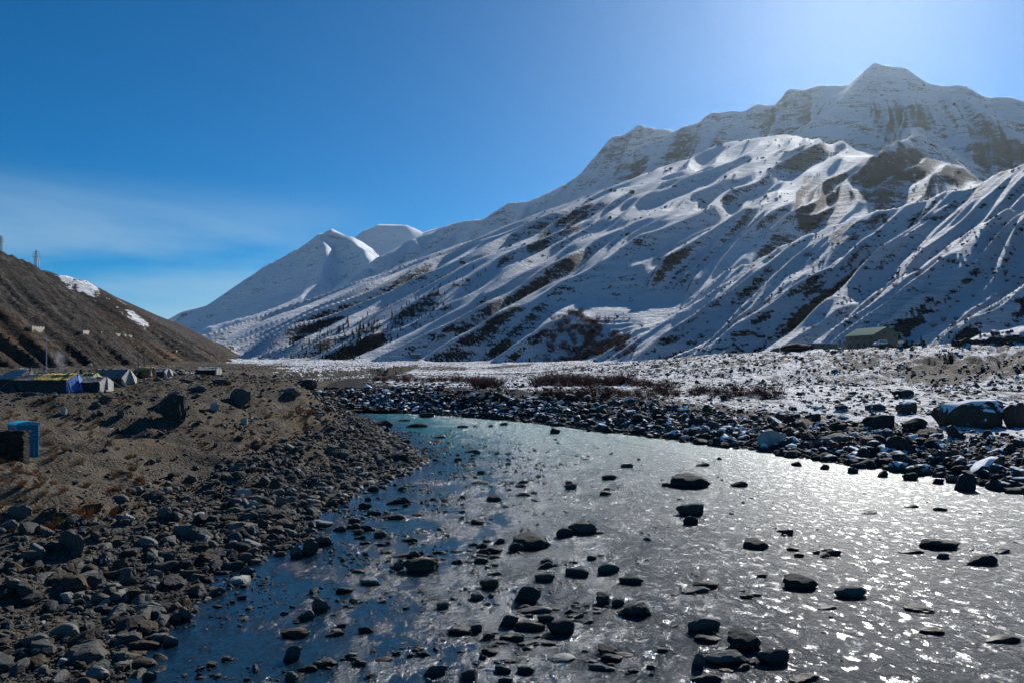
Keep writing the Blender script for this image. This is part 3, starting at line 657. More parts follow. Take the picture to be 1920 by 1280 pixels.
# ---- stones standing in the river: (px, waterline y, width px, height px, label, material, shape)
W = M_RRIV
HERO = [
 (1300,914,76,28,'widest dark boulder standing alone in the upper glittering water',W,4),
 (1253,912,22,9,'small stone just left of the widest mid-river boulder',W,0),
 (1389,913,33,13,'low pointed stone to the right of the widest mid-river boulder',W,3),
 (1298,966,54,25,'blocky dark boulder below the widest mid-river boulder, a rounder one in front',W,9),
 (1297,983,28,18,'round stone touching the front of the blocky dark mid-river boulder',W,0),
 (1093,1001,56,25,'flat-topped grey boulder leaning beside a darker rounded one in mid river',W,1),
 (1060,1007,34,21,'dark rounded boulder at the left foot of the flat-topped one',W,0),
 (998,1028,74,29,'long dark humped boulder at the centre of the river',W,4),
 (968,1034,30,20,'round stone against the left end of the long humped boulder',W,0),
 (927,1037,36,14,'low oval stone left of the long humped boulder group',W,7),
 (895,984,30,13,'single oval stone alone in calm blue water left of centre',W,7),
 (927,939,28,13,'dark domed stone by itself in the river, up from the oval stone',W,4),
 (981,930,30,8,'thin flat stone beside the dark domed stone',W,6),
 (1143,899,28,11,'small dark lump at the left rim of the glittering water',W,2),
 (1177,876,24,9,'small far stone above the dark lump at the rim of the glitter',W,2),
 (1320,874,26,8,'low flat stone farthest out in the bright water',W,3),
 (1423,1028,48,20,'hump-backed dark boulder with a thin tail in the silver water',W,4),
 (1478,1003,24,12,'small jagged stone up from the hump-backed boulder',W,9),
 (1491,1033,26,9,'low purple-brown stone right of the hump-backed boulder',W,7),
 (1777,1031,82,25,'broad dark dome-shaped boulder in the silver water at right',W,7),
 (1716,1039,48,12,'flat dark stone at the left foot of the broad dome-shaped boulder',W,3),
 (1773,1048,28,13,'small square stone just below the broad dome-shaped boulder',W,10),
 (1850,1060,68,25,'wide brown-topped boulder right of the small square stone',W,8),
 (1887,1038,38,12,'thin dark stone behind the wide brown-topped boulder',W,3),
 (1768,958,26,9,'small far stone in silver water above the dome-shaped boulder',W,0),
 (1714,952,26,8,'leftmost of two small far stones in the silver water at right',W,3),
 (1635,964,36,7,'low flat ledge of stone awash in the far silver water',W,6),
 (1508,1104,67,29,'dark cone-backed boulder beside a pale grey one in silver water',W,4),
 (1604,1122,64,27,'pale grey flat-topped boulder in the silver water',M_SLAB,1),
 (1557,1144,38,12,'flat dark stone below and between the cone-backed and pale boulders',W,3),
 (1735,1150,56,15,'low wedge-shaped dark stone alone in the lower silver water',W,1),
 (1756,1190,50,18,'reddish grey slab tilted up to the right in the silver water',M_BROWN,5),
 (1892,1208,72,22,'brown low rock cut by the right edge of the picture',M_BROWN,8),
 (1330,1105,58,20,'dark low boulder lying behind a paler flat slab',W,7),
 (1308,1114,58,18,'pale flat slab in front of the dark low boulder',M_SLAB,3),
 (1430,1082,20,8,'small dark fin of stone between the glitter patches',W,2),
 (1326,1188,70,39,'large round dark boulder at the head of the lower right cluster',W,0),
 (1331,1207,52,20,'smooth dark stone in front of the large round boulder',W,7),
 (1402,1219,66,40,'large dark boulder with a sloping right side in the lower right cluster',W,4),
 (1368,1250,90,38,'long pale-topped slab leaning in the lower right cluster',M_SLAB,5),
 (1312,1252,26,30,'upright split stone against the left end of the long pale-topped slab',M_SLAB,10),
 (1455,1247,66,36,'tapering dark boulder at the right end of the lower cluster',W,9),
 (1328,1280,60,22,'smooth flat boulder cut by the bottom edge under the long slab',W,8),
 (1516,1281,66,18,'wide flat dark rock at the bottom edge under the tapering boulder',W,3),
 (1196,1157,56,31,'wedge of dark rock with a straight sloping top',W,5),
 (1160,1137,26,18,'round stone behind the straight-topped wedge of rock',W,0),
 (1132,1132,28,24,'upright rounded stone at the back of the stone row',W,4),
 (1186,1095,46,18,'low dark boulder alone at the edge of calm water',W,2),
 (1143,1076,44,24,'round dark boulder near the flat pale chip stones',W,0),
 (1085,1081,48,22,'lumpy dark boulder left of the round dark boulder',W,2),
 (990,1131,52,36,'tall square boulder with a flat pale-grey top in calm water',M_RRIV,10),
 (1002,1152,70,20,'mottled grey flat slab lying just awash behind the stone row',M_SLAB,3),
 (995,1184,60,25,'brown-topped rounded boulder in the middle of the stone row',M_BROWN,0),
 (955,1174,36,24,'dark cube-like stone at the left of the brown-topped boulder',W,10),
 (1053,1191,54,34,'block of dark rock at the right of the brown-topped boulder',W,9),
 (1024,1166,30,18,'small dark lump wedged behind the stone row',W,2),
 (917,1104,38,22,'brownish stone with an overhanging cap in blue water',M_BROWN,9),
 (896,1124,28,18,'greenish pale stone left of the calm pool',M_SLAB,4),
 (1022,1090,38,20,'dark lump in the middle of the scattered upper centre stones',W,2),
 (1022,1066,30,15,'flat-backed stone at the top of the scattered upper centre stones',W,8),
 (785,1075,70,34,'broken brown ridge of rock crossing the left channel',M_BROWN,9),
 (746,1067,26,16,'grey block at the left end of the broken brown ridge',M_SLAB,10),
 (692,1097,48,18,'long low grey stone below the broken brown ridge',M_ROCK,5),
 (577,1041,36,33,'big dark cube-shaped boulder at the edge of the left shore',W,10),
 (604,1022,44,24,'sloping block leaning on the dark cube-shaped shore boulder',M_ROCK,5),
 (598,1147,34,30,'rounded grey boulder in the shallows with flat stones at its foot',M_ROCK,0),
 (572,1162,34,22,'flat stone at the left foot of the rounded grey shallow boulder',W,8),
 (645,1112,36,14,'low oval dark stone alone below the left channel',W,7),
 (735,974,46,14,'long flat dark stone in the upper left channel group',W,3),
 (700,966,28,11,'small round stone leading the upper left channel group',W,0),
 (683,953,28,13,'dark stone near the left shore above the channel group',W,0),
 (737,945,34,12,'flat pile of thin stones topmost in the left channel',W,8),
 (713,1007,24,15,'small domed stone in dark water of the left channel',W,4),
 (767,1016,34,11,'thin flat stone right of the small domed one in dark water',W,3),
 (715,1024,22,8,'tiny rounded stone beneath the small domed one',W,0),
 (660,991,32,13,'low brown stone near the left shore',M_BROWN,8),
 (816,1268,50,25,'square-shouldered dark boulder near the bottom edge left of centre',W,10),
 (803,1281,14,12,'small pale stone at the foot of the square-shouldered boulder',M_PALE,0),
 (918,1229,38,17,'smooth oval dark stone low in the picture left of centre',W,7),
 (994,1209,32,10,'flat pale-rimmed stone below the stone row',M_SLAB,3),
 (862,1191,48,20,'striped smooth boulder with a pale right flank',M_ROCK,7),
 (893,1186,22,18,'dark upright pebble right of the striped smooth boulder',W,9),
 (917,1198,24,14,'small round stone between striped boulder and stone row',W,0),
 (606,1251,48,22,'two-tone grey stone with a sharp crest near the bottom edge',M_SLAB,5),
 (575,1259,40,16,'flat dark stone joined to the left of the sharp-crested one',W,8),
 (545,1240,36,34,'rough square boulder at the bottom left shallows',M_ROCK,10),
 (624,1194,38,15,'dark flat stone in rippled water right of the shallows',W,8),
 (548,1198,56,24,'broad grey-brown boulder with a split top in the shallows',M_BROWN,1),
 (684,1187,30,15,'layered stone with thin ridges in rippled water',W,11),
 (943,1262,34,18,'dark round stone at the bottom edge centre group',W,0),
 (986,1262,34,17,'rough brown stone at the right of the bottom centre group',W,2),
 (948,1280,30,14,'pale smooth stone cut by the bottom edge at the centre',M_SLAB,0),
 (1055,1242,56,14,'thin pale arrow-shaped stone lying flat in the water',M_PALE,6),
 (1141,1228,38,21,'domed dark stone at the top of the right-hand trio',W,4),
 (1150,1242,44,20,'wide smooth stone in the middle of the right-hand trio',W,7),
 (1137,1259,36,13,'flat stone at the foot of the right-hand trio',W,3),
 (1030,1198,24,9,'tiny flat stone under the dark block of the stone row',W,3),
 (800,782,30,10,'twin-humped dark rock in the turquoise bend',W,2),
 (780,801,44,10,'long black flat rock near the bend just off the left point',W,6),
 (757,789,26,5,'thin ledge of rock off the tip of the left point',W,6),
 (884,848,28,7,'flat dark stone in the blue water below the bend',W,3),
 (900,907,34,5,'thin dark line of stone awash left of the glitter',W,6),
 (822,821,26,6,'low stone off the left point in smooth water',W,3),
 (945,797,16,6,'small stone far out in the turquoise bend',W,2),
]
def river_rock(px, yb, w, h, mat, shape, label=None, group=None):
    D = 12807/(yb-690); wid = w*D/F; sinp = CH/math.hypot(D, CH)
    dep = wid*random.uniform(.6, .85)
    hg = max(h*D/F-.75*dep*sinp, .13*wid)
    x = (px-CX)/F*D
    return put_rock('river_rock', x, D+dep*.45, 0, wid, hg, dep, mat, shape, label=label, group=group)
for (px, yb, w_, h_, lab, mat, shp) in HERO:
    river_rock(px, yb, w_, h_, mat, shp, lab)
# smaller ones: clusters of the left half and a few strays
ZONES = [
 ((600,760),(900,1010),26,'small dark stone in the channel close under the left shore','small stones in the left channel'),
 ((640,860),(1020,1130),22,'small wet stone around the broken brown ridge','small stones round the broken brown ridge'),
 ((880,1060),(1010,1110),26,'small dark stone scattered above the calm central pool','small stones above the central pool'),
 ((900,1220),(1120,1210),34,'small stone packed among the central row of boulders','small stones in the central row'),
 ((520,720),(1130,1270),26,'small stone in the shallows at the lower left of the river','small stones in the lower left shallows'),
 ((740,1240),(1200,1275),22,'small stone near the bottom edge of the river','small stones along the bottom of the river'),
 ((1230,1480),(1160,1275),16,'small stone squeezed between the lower right cluster of boulders','small stones of the lower right cluster'),
 ((780,1120),(800,940),26,'tiny dark stone breaking the surface below the bend','tiny stones below the bend'),
 ((1200,1900),(950,1200),12,'small dark stone lying awash in the silver glitter','small stones in the silver glitter'),
]
nsm = 0
clus = []
for (x0, x1), (y0, y1), n, lab, grp in ZONES:
    cs = [(random.uniform(x0, x1), random.uniform(y0, y1)) for _ in range(max(2, n//5))]
    for i in range(n):
        c = random.choice(cs); yb = min(max(c[1]+random.gauss(0, 9), y0), y1); px = c[0]+random.gauss(0, 34)
        D = 12807/(yb-690); x = (px-CX)/F*D
        if polydist(np.array([x]), np.array([D]), LSH)[0][0] > -.4: continue
        w_ = random.choice([9, 11, 12, 14, 15, 18, 22, 27])*(.8+.4*(yb-800)/400)
        river_rock(px, yb, w_, w_*random.uniform(.25, .55), random.choice([W, W, W, M_BROWN, M_ROCK, M_ROCK]), None, lab, grp); nsm += 1

# ---- scatter helper (geometry nodes, for stones nobody could count)
def scatter(name, pts, scl, rot, srcs, label, cat):
    me = bpy.data.meshes.new(name); n = len(pts)
    me.vertices.add(n); me.vertices.foreach_set('co', np.asarray(pts, np.float32).ravel())
    for nm, tp, ar in (('scl', 'FLOAT_VECTOR', scl), ('rot', 'FLOAT_VECTOR', rot)):
        a = me.attributes.new(nm, tp, 'POINT'); a.data.foreach_set('vector', np.asarray(ar, np.float32).ravel())
    a = me.attributes.new('idx', 'INT', 'POINT'); a.data.foreach_set('value', np.random.RandomState(n).randint(0, len(srcs), n).astype(np.int32))
    o = link(name, me); tag(o, label, cat, None, 'stuff')
    c = bpy.data.collections.new(name+'_shapes')
    for s_ in srcs: c.objects.link(s_)
    ng = bpy.data.node_groups.new(name, 'GeometryNodeTree')
    ng.interface.new_socket('Geometry', in_out='INPUT', socket_type='NodeSocketGeometry')
    ng.interface.new_socket('Geometry', in_out='OUTPUT', socket_type='NodeSocketGeometry')
    N_ = ng.nodes; L_ = ng.links
    gi = N_.new('NodeGroupInput'); go = N_.new('NodeGroupOutput'); ip = N_.new('GeometryNodeInstanceOnPoints')
    ci = N_.new('GeometryNodeCollectionInfo'); ci.inputs['Collection'].default_value = c; ci.inputs['Separate Children'].default_value = True; ci.inputs['Reset Children'].default_value = True
    def na(nm, tp):
        q = N_.new('GeometryNodeInputNamedAttribute'); q.data_type = tp; q.inputs['Name'].default_value = nm; return q.outputs['Attribute']
    L_.new(gi.outputs[0], ip.inputs['Points']); L_.new(ci.outputs[0], ip.inputs['Instance']); ip.inputs['Pick Instance'].default_value = True
    L_.new(na('idx', 'INT'), ip.inputs['Instance Index']); L_.new(na('scl', 'FLOAT_VECTOR'), ip.inputs['Scale'])
    e2r = N_.new('FunctionNodeEulerToRotation'); L_.new(na('rot', 'FLOAT_VECTOR'), e2r.inputs[0]); L_.new(e2r.outputs[0], ip.inputs['Rotation'])
    L_.new(ip.outputs[0], go.inputs[0])
    md = o.modifiers.new('scatter', 'NODES'); md.node_group = ng
    return o
def rots(n, t=.22): return np.stack([rng.normal(0, t, n), rng.normal(0, t, n), rng.uniform(0, 6.28, n)], 1)
def inview(x, y, m=0): 
    px = CX+x/y*F; return (px > -m) & (px < 1920+m) & (y > 12)

# ---- left bank: hand-placed boulders (px, base y, w, h)
B = M_ROCK
BANK = [
 (125,1037,60,48,'round black boulder on the cobble slope touching a flatter one','boulder',B,0),
 (78,1040,54,30,'flat black boulder at the left side of the round black one','boulder',B,7),
 (222,1078,34,32,'brown lump of a boulder beside a white stone','boulder',M_BROWN,2),
 (195,1062,20,17,'white angular stone on the cobbles beside the brown lump','boulder',M_PALE,2),
 (122,1112,64,38,'layered brown-grey boulder with its left side in shadow','boulder',M_BROWN,1),
 (166,1106,38,30,'black blocky boulder right of the layered brown-grey one','boulder',B,10),
 (340,1072,48,26,'dark tilted slab low on the cobble slope','boulder',B,5),
 (289,1086,26,20,'smooth grey stone above the waterside cobbles','boulder',M_SLAB,0),
 (342,1167,30,32,'egg-shaped dark boulder at the edge of the dark water','boulder',B,0),
 (325,1170,24,20,'rounded grey stone leaning on the egg-shaped boulder','boulder',M_ROCK,0),
 (152,1242,72,40,'biggest rounded grey boulder at the lower left shore','boulder',M_ROCK,4),
 (250,1256,72,20,'long flat brown slab lying at the water edge at lower left','boulder',M_BROWN,6),
 (277,1278,28,20,'upright rounded stone at the tip of the shore by the bottom edge','boulder',M_ROCK,0),
 (316,1215,30,24,'greenish smooth stone half in the water at lower left','boulder',M_SLAB,0),
 (292,1206,44,20,'wide pale slab behind the greenish smooth stone','boulder',M_SLAB,1),
 (192,1153,38,20,'oval striped stone in the middle of the lower cobbles','boulder',M_ROCK,7),
 (15,1107,34,26,'dark boulder cut by the left edge on the lower cobbles','boulder',B,7),
 (443,756,46,30,'dark square boulder with a broken face on the terrace','boulder',B,10),
 (315,802,52,50,'huge black wedge of rock sunk in the terrace slope','boulder',B,9),
 (308,768,46,16,'light-topped slab on top of the huge black wedge','boulder',M_SLAB,5),
 (322,760,30,24,'black pyramid-shaped rock behind the light-topped slab','boulder',B,9),
 (401,773,18,18,'white angular stone alone on the terrace slope','boulder',M_PALE,2),
 (456,796,14,11,'small white-topped stone right of the lone white one','boulder',M_PALE,9),
 (117,780,12,15,'pale standing stone on the terrace beyond the blue cabin','boulder',M_PALE,9),
 (411,721,36,11,'low black flat boulder at the rim of the terrace','boulder',B,1),
 (363,735,42,12,'pile of flat dark slabs on the terrace','boulder',B,3),
 (345,716,34,8,'low dark mound of stone near the tents','boulder',B,7),
 (192,757,26,14,'dark square stone on the terrace in front of the tents','boulder',B,10),
 (175,764,24,10,'grey stone left of the dark square stone on the terrace','boulder',M_ROCK,8),
 (570,726,40,15,'black jagged rock on the crest of the left point','boulder',B,9),
 (540,738,44,16,'dark cracked rock on the crest before the jagged one','boulder',B,5),
 (525,950,20,20,'pale oval slab lying on the slope above the waterside','boulder',M_SLAB,0),
 (475,953,20,16,'light stone with a split in the lower slope','boulder',M_PALE,0),
 (483,993,36,22,'rusty brown block at the foot of the slope','boulder',M_BROWN,10),
 (622,950,24,14,'tan stone standing in the edge of the water','boulder',M_BROWN,2),
 (745,868,50,22,'big dark slab at the tip of the left point','boulder',B,5),
 (715,800,40,14,'flat dark ledge stone along the far side of the left point','boulder',B,3),
 (640,900,16,13,'light leaning slab among the dark waterside stones','boulder',M_SLAB,6),
 (553,1045,24,26,'shiny tilted stone standing in the shallows','boulder',M_SLAB,5),
 (600,990,50,16,'low dark boulder at the mouth of the shallow inlet','boulder',B,7),
 (440,1010,50,24,'dark stone beside the small blue inlet','boulder',B,5),
 (30,975,44,24,'dark boulder below the stone wall','boulder',B,2),
 (305,975,34,26,'leaning black slab at the head of the dark gully','boulder',B,5),
 (340,1010,46,30,'black slab lower down the dark gully','boulder',B,1),
]
hp = hit([b[0] for b in BANK], [b[1] for b in BANK])
src_left = []
for b, h in zip(BANK, hp):
    D = h[1]; wid = b[2]*D/F; dep = wid*random.uniform(.6, .85)
    hg = max(b[3]*D/F-.5*dep*(CH-h[2])/D, .2*wid)
    o = put_rock('boulder', h[0], D+dep*.4, h[2]-.03*wid, wid, hg, dep, b[6], b[7], label=b[4], cat='boulder')
for k in range(12):                                # one plain stone of each outline on the near cobbles; the small ones repeat them
    h = hit([60+k*27], [1215-(k*53) % 150])[0]
    wd = random.uniform(.25, .5)
    o = put_rock('cobble', h[0], h[1], h[2], wd, wd*.4, wd*.8, M_ROCK, k, label='rounded grey cobble on the shore at the lower left', group='cobbles at the lower left', cat='cobble')
    src_left.append(o)

def sample_left(n, p=1.7):
    D = np.exp(rng.uniform(math.log(17), math.log(140), n*2))
    y = D; lx = np.interp(y, [q[1] for q in LSH], [q[0] for q in LSH])
    dist = rng.exponential(9, len(D))*np.where(D > 75, .55, 1) + rng.uniform(-1.5, 0, len(D))
    x = lx-dist; m = inview(x, y, 40) & (dist < 45)
    return x[m][:n], y[m][:n], dist[m][:n]
x, y, dist = sample_left(46000)
n = len(x)
keepp = np.where(dist < 12, 1, .33)*np.where(fbm(x/4, y/4, 2, 90) > -.15, 1, .45)
m = rng.uniform(0, 1, n) < keepp; x, y, dist = x[m], y[m], dist[m]; n = len(x)
sz = .075*(1-rng.uniform(0, 1, n))**(-1/2.1)*np.clip(y/26, .8, 3)**.75*np.where(dist < 11, 1.25, .8)
sz = np.minimum(sz, np.where(dist < 12, 1.25, .8)*rng.uniform(.7, 1, n))
zz = height(x, y)
pxs = CX+x/y*F; pys = CY+(CH-zz)/y*F
# keep clear of cabin platform and walls
clear = ~((pxs < 85) & (pys > 780) & (pys < 935))
x, y, sz, zz, pxs, pys = [a[clear] for a in (x, y, sz, zz, pxs, pys)]
pw = sz/y*F
order = np.argsort(-pw); big = order[(pxs[order] > 0) & (pxs[order] < 1900)][:275]; rest = np.setdiff1d(order, big)
set1 = set(big[:50].tolist()); set2 = set(big[50:140].tolist())
for i in big:
    zone = ('on the cobble shore at the lower left', 'cobbles of the lower left shore') if pys[i] > 1090 else \
           ('on the slope of loose stones below the blue cabin', 'stones below the blue cabin') if pxs[i] < 300 and pys[i] > 900 else \
           ('along the waterside foot of the slope', 'stones along the foot of the slope') if pys[i] > 900 else \
           ('on the steep flank of the left point', 'stones on the flank of the left point') if pxs[i] > 480 else \
           ('on the upper terrace before the tents', 'stones on the upper terrace')
    mt_, tn = random.choice([(M_ROCK, 'grey'), (M_ROCK, 'grey'), (M_ROCK, 'grey'), (M_BROWN, 'brown'), (M_SLAB, 'pale grey')])
    s_ = float(sz[i])
    sw = 'large' if i in set1 else 'middling' if i in set2 else 'small'
    put_rock('bank_stone', x[i], y[i], zz[i], s_, s_*random.uniform(.25, .5), s_*random.uniform(.6, .9), mt_, None, random.uniform(0, 6.28), (random.gauss(0, .18), random.gauss(0, .18)),
             '%s %s loose stone %s' % (sw, tn, zone[0]), '%s %s %s' % (sw, tn, zone[1]), 'stone')
n = len(rest)
scl = sz[rest][:, None]*np.stack([np.ones(n), rng.uniform(.6, 1, n), rng.uniform(.55, 1.15, n)], 1)
scatter('bank_rubble', np.stack([x[rest], y[rest], zz[rest]+sz[rest]*.06], 1), scl, rots(n), src_left, 'countless grey cobbles covering the left river bank', 'rubble')

# small stones in the shallows
nq = 5200
D = np.exp(rng.uniform(math.log(20), math.log(110), nq)); lx = np.interp(D, [q[1] for q in LSH], [q[0] for q in LSH]); x = lx+.2+rng.exponential(7.5, nq)
m = (fbm(x/3.2, D/4.5, 3, 97) > .02) & inview(x, D); x, D = x[m], D[m]; n = len(x)
ss = np.minimum(.09*(1-rng.uniform(0, 1, n))**(-1/2.2)*np.clip(D/28, .9, 3)**.8, .5)
scatter('shallow_stones', np.stack([x, D, ss*rng.uniform(-.12, .1, n)], 1), ss[:, None]*np.stack([np.ones(n), rng.uniform(.6, 1, n), rng.uniform(.5, 1, n)], 1), rots(n, .15), src_left, 'small stones strewn through the shallow water of the left channel', 'stones')
# ---- right bank boulders
S = M_SROCK
RB = [
 (1840,804,124,62,'huge brown boulder with a flat snow patch on top, largest on the far bank',M_BIG,9),
 (1455,841,58,38,'boulder plastered with snow and ice at the far waterline',M_PALE,0),
 (1572,838,72,28,'pale bare slab tilted to the left among the dark boulders',M_SLAB,5),
 (1690,850,48,38,'round black boulder behind the snow shelf',S,0),
 (1657,806,58,30,'black pointed boulder above the pale bare slab',S,9),
 (1705,775,40,24,'steep dark pyramid boulder beside snow, left of the huge one',S,9),
 (1645,772,36,15,'dark twin boulder up the snowy flat',S,2),
 (1722,802,56,18,'long dark boulder in front of the steep pyramid',S,3),
 (1548,864,46,18,'slab with a strip of snow jutting over the water',S,5),
 (1685,868,62,26,'snow-topped wedge on the snow shelf',S,5),
 (1612,878,30,12,'small black stone at the tip of the snow shelf',W,2),
 (1785,868,56,28,'dark boulder behind the right snow shelf',S,2),
 (1862,892,110,38,'wide black boulder at the right end of the far shore',S,8),
 (1818,921,44,34,'black cube-like boulder at the right waterline',S,10),
 (1790,905,28,16,'pale round stone just left of the black cube-like boulder',M_SLAB,0),
 (1912,800,44,46,'dark rock cut by the right edge beside the huge boulder',M_BIG,2),
 (1362,838,46,18,'low black block at the far waterline left of the icy boulder',S,10),
 (1408,836,32,14,'snow-dusted block between the black one and the icy boulder',S,8),
 (1095,800,26,12,'black boulder at the centre of the far waterline',S,0),
 (1020,788,20,10,'dark round boulder of the far waterline left of centre',S,0),
 (1255,822,40,14,'black flat boulder at the far waterline right of centre',S,3),
 (1170,800,30,16,'dark block in the middle of the far boulder belt',S,10),
 (1130,775,24,16,'tall dark block standing higher in the far boulder belt',S,9),
 (1310,800,34,18,'dark boulder half way up the far boulder belt',S,2),
 (1580,770,24,9,'dark stone on the snowy flat by the scrub',S,2),
 (1700,745,40,16,'dark outcrop at the foot of the snowy scarp',S,9),
 (1640,835,40,18,'brown stone right of the pale bare slab',M_BROWN,4),
 (1895,850,44,20,'snow-capped stone under the wide far-right slope',S,8),
 (1735,885,40,16,'low stone on the snow shelf edge',S,3),
]
hp = hit([b[0] for b in RB], [b[1] for b in RB])
for b, h in zip(RB, hp):
    D = h[1]; wid = b[2]*D/F; dep = wid*random.uniform(.65, .85)
    hg = max(b[3]*D/F-.4*dep*(CH-h[2])/D, .2*wid)
    put_rock('boulder', h[0], D+dep*.4, h[2]-.03*wid, wid, hg, dep, b[5], b[6], label=b[4], cat='boulder')
h = hit([1750], [800])[0]
src_right = []
for k in range(12):
    h = hit([1230+k*55], [842+k*7 if k > 4 else 812+k*6])[0]; wd = random.uniform(.8, 1.3)
    src_right.append(put_rock('shore_boulder', h[0], h[1]+1.5, h[2], wd, wd*.45, wd*.8, S, k, label='dark snow-dusted boulder of the far waterline', group='boulders of the far waterline', cat='boulder'))
n0 = 11000
D = np.exp(rng.uniform(math.log(50), math.log(175), n0)); rx_ = np.interp(D, [q[1] for q in RSH[:13]], [q[0] for q in RSH[:13]])
dist = np.abs(rng.normal(0, 1, n0))*9-1.2
x = rx_+dist; y = D
xe = rng.uniform(-85, -15, 1500); x = np.concatenate([x, xe]); y = np.concatenate([y, 164+rng.uniform(0, 16, 1500)-(xe+33)*.1]); dist = np.concatenate([dist, np.full(1500, 5.)])
m = inview(x, y, 60); x, y, dist = x[m], y[m], dist[m]; n = len(x)
sz = .33*(1-rng.uniform(0, 1, n))**(-1/2.3)*np.clip(y/90, .75, 1.6)**.7
sz = np.clip(sz, 0, 2.1)*np.where(dist > 15, .6, 1)
zz = height(x, y); pxs = CX+x/y*F; pys = CY+(CH-zz)/y*F; pw = sz/y*F
order = np.argsort(-pw); big = order[(pxs[order] > 0) & (pxs[order] < 1915)][:250]; rest = np.setdiff1d(order, big)
set1 = set(big[:60].tolist()); set2 = set(big[60:140].tolist())
for i in big:
    s_ = float(sz[i]); pp = pxs[i]; sw = 'large' if i in set1 else 'middling' if i in set2 else 'small'
    zone = ('at the far right beside the huge boulder', 'far right boulders') if pp > 1650 else ('between the icy boulder and the snow shelf', 'boulders round the icy boulder') if pp > 1380 else \
        ('in the belt below the red scrub', 'boulder belt below the red scrub') if pp > 950 else ('on the far bank beyond the river bend', 'boulders beyond the bend')
    put_rock('shore_boulder', x[i], y[i], zz[i], s_, s_*random.uniform(.3, .55), s_*random.uniform(.65, .95), S, None, random.uniform(0, 6.28), (random.gauss(0, .15), random.gauss(0, .15)),
             sw+' dark boulder with patches of snow '+zone[0], sw+' '+zone[1], 'boulder')
n = len(rest)
scl = sz[rest][:, None]*np.stack([np.ones(n), rng.uniform(.65, 1, n), rng.uniform(.6, 1.2, n)], 1)
scatter('shore_rubble', np.stack([x[rest], y[rest], zz[rest]+sz[rest]*.1], 1), scl, rots(n), src_right, 'countless dark snow-dusted stones of the far shore', 'rubble')
# rubble on the snowy scarp, flats, valley floor and lower slopes
def field(n0, D0, D1, pxa, pxb, cond, size, seed):
    r = np.random.RandomState(seed)
    D = np.exp(r.uniform(math.log(D0), math.log(D1), n0)); px = r.uniform(pxa, pxb, n0); x = (px-CX)/F*D
    z, dL, dR, dS, mt, hid = height(x, D, True)
    m = cond(x, D, z, dL, dR, dS, mt, hid, r)
    x, D, z = x[m], D[m], z[m]; n = len(x)
    s = size*(1-r.uniform(0, 1, n))**(-1/2.6)*(D/D0)**.6
    return np.stack([x, D, z+s*.05], 1), np.minimum(s, size*3.6)
p1, s1 = field(22000, 95, 480, 560, 1980, lambda x, D, z, dL, dR, dS, mt, hid, r: (~mt) & ((dR > 11) | ((dL > 0) & (x > -.27*D))) & ((dS > -70) | (r.uniform(0, 1, len(x)) < .5)) & (fbm(x/14, D/14, 2, 91) > -.25), .34, 5)
p2, s2 = field(5000, 250, 1100, 1150, 1980, lambda x, D, z, dL, dR, dS, mt, hid, r: mt & (hid < .5) & (fbm(x/60, D/60, 3, 92) > .1), 1.0, 6)
p3, s3 = field(2500, 1100, 2600, 650, 1900, lambda x, D, z, dL, dR, dS, mt, hid, r: mt & (hid < .5) & (fbm(x/150, D/150, 3, 93) > .1), 3.0, 8)
pts = np.concatenate([p1, p2, p3]); ss = np.concatenate([s1, s2, s3]); n = len(pts)
scl = ss[:, None]*np.stack([np.ones(n), rng.uniform(.6, 1, n), rng.uniform(.55, 1.1, n)], 1)
scatter('slope_rubble', pts, scl, rots(n), src_right, 'dark stones poking through the snow of the far slopes', 'rubble')
p1, s1 = field(9000, 62, 700, -40, 760, lambda x, D, z, dL, dR, dS, mt, hid, r: ((dL > 14) | ((dL > 0) & (D > 120))) & (~(mt & (hid < .5))), .22, 7)
n = len(p1); scl = s1[:, None]*np.stack([np.ones(n), rng.uniform(.6, 1, n), rng.uniform(.5, 1.1, n)], 1)
scatter('terrace_rubble', p1, scl, rots(n), src_left, 'small stones strewn over the brown terrace and hillside', 'rubble')
# ------------------------------------------------------------------ cloth, tents
def cloth_mat(name, c, c2=None, sc_=3., stripes=None, rough=.85):
    m, nt, b = new_mat(name); N = NB(nt); oc = N.n.new('ShaderNodeTexCoord').outputs['Object']
    n1 = N.noise(oc, sc_*.5, 5, .65); c2 = c2 or tuple(v*.6 for v in c)
    col = N.mix(N.rng(n1, .35, .68), c2, c)
    if stripes:
        w_ = N.noise(N.mapping(oc, (3.2, .35, .35), (0, 0, rad(18))), 1.0, 4, .6, .8)
        col = N.mix(N.rng(w_, .50, .56), col, stripes)
    N.l.new(col, b.inputs['Base Color']); b.inputs['Roughness'].default_value = rough
    N.l.new(N.bump(N.noise(N.mapping(oc, (1.5, 1.5, .5)), 3, 4, .6), .6, .12), b.inputs['Normal'])
    return m
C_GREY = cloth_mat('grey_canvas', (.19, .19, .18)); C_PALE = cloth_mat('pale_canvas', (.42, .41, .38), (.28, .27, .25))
C_SHADE = cloth_mat('shaded_canvas', (.045, .048, .055)); C_YEL = cloth_mat('yellow_tarp', (.68, .46, .08), (.45, .30, .06), stripes=(.14, .115, .05))  # darkest canvas: shade of camera-side tent walls put into the cloth colour
C_BLUE = cloth_mat('blue_tarp', (.015, .09, .40), (.10, .22, .46)); C_OR = cloth_mat('orange_tarp', (.50, .20, .03), (.28, .11, .03))
C_OLIVE = cloth_mat('olive_canvas', (.11, .115, .06)); C_CAMO = cloth_mat('yellow_patch_cloth', (.42, .38, .13), (.05, .06, .035), 6, stripes=(.55, .50, .22))
C_BLK = cloth_mat('black_sheet', (.018, .019, .022))
WOODM = plain('weathered_wood', (.16, .12, .08)); METAL = plain('galvanised_metal', (.42, .44, .46), .45, .12, metal=.6); ROPE = plain('rope', (.30, .28, .24))
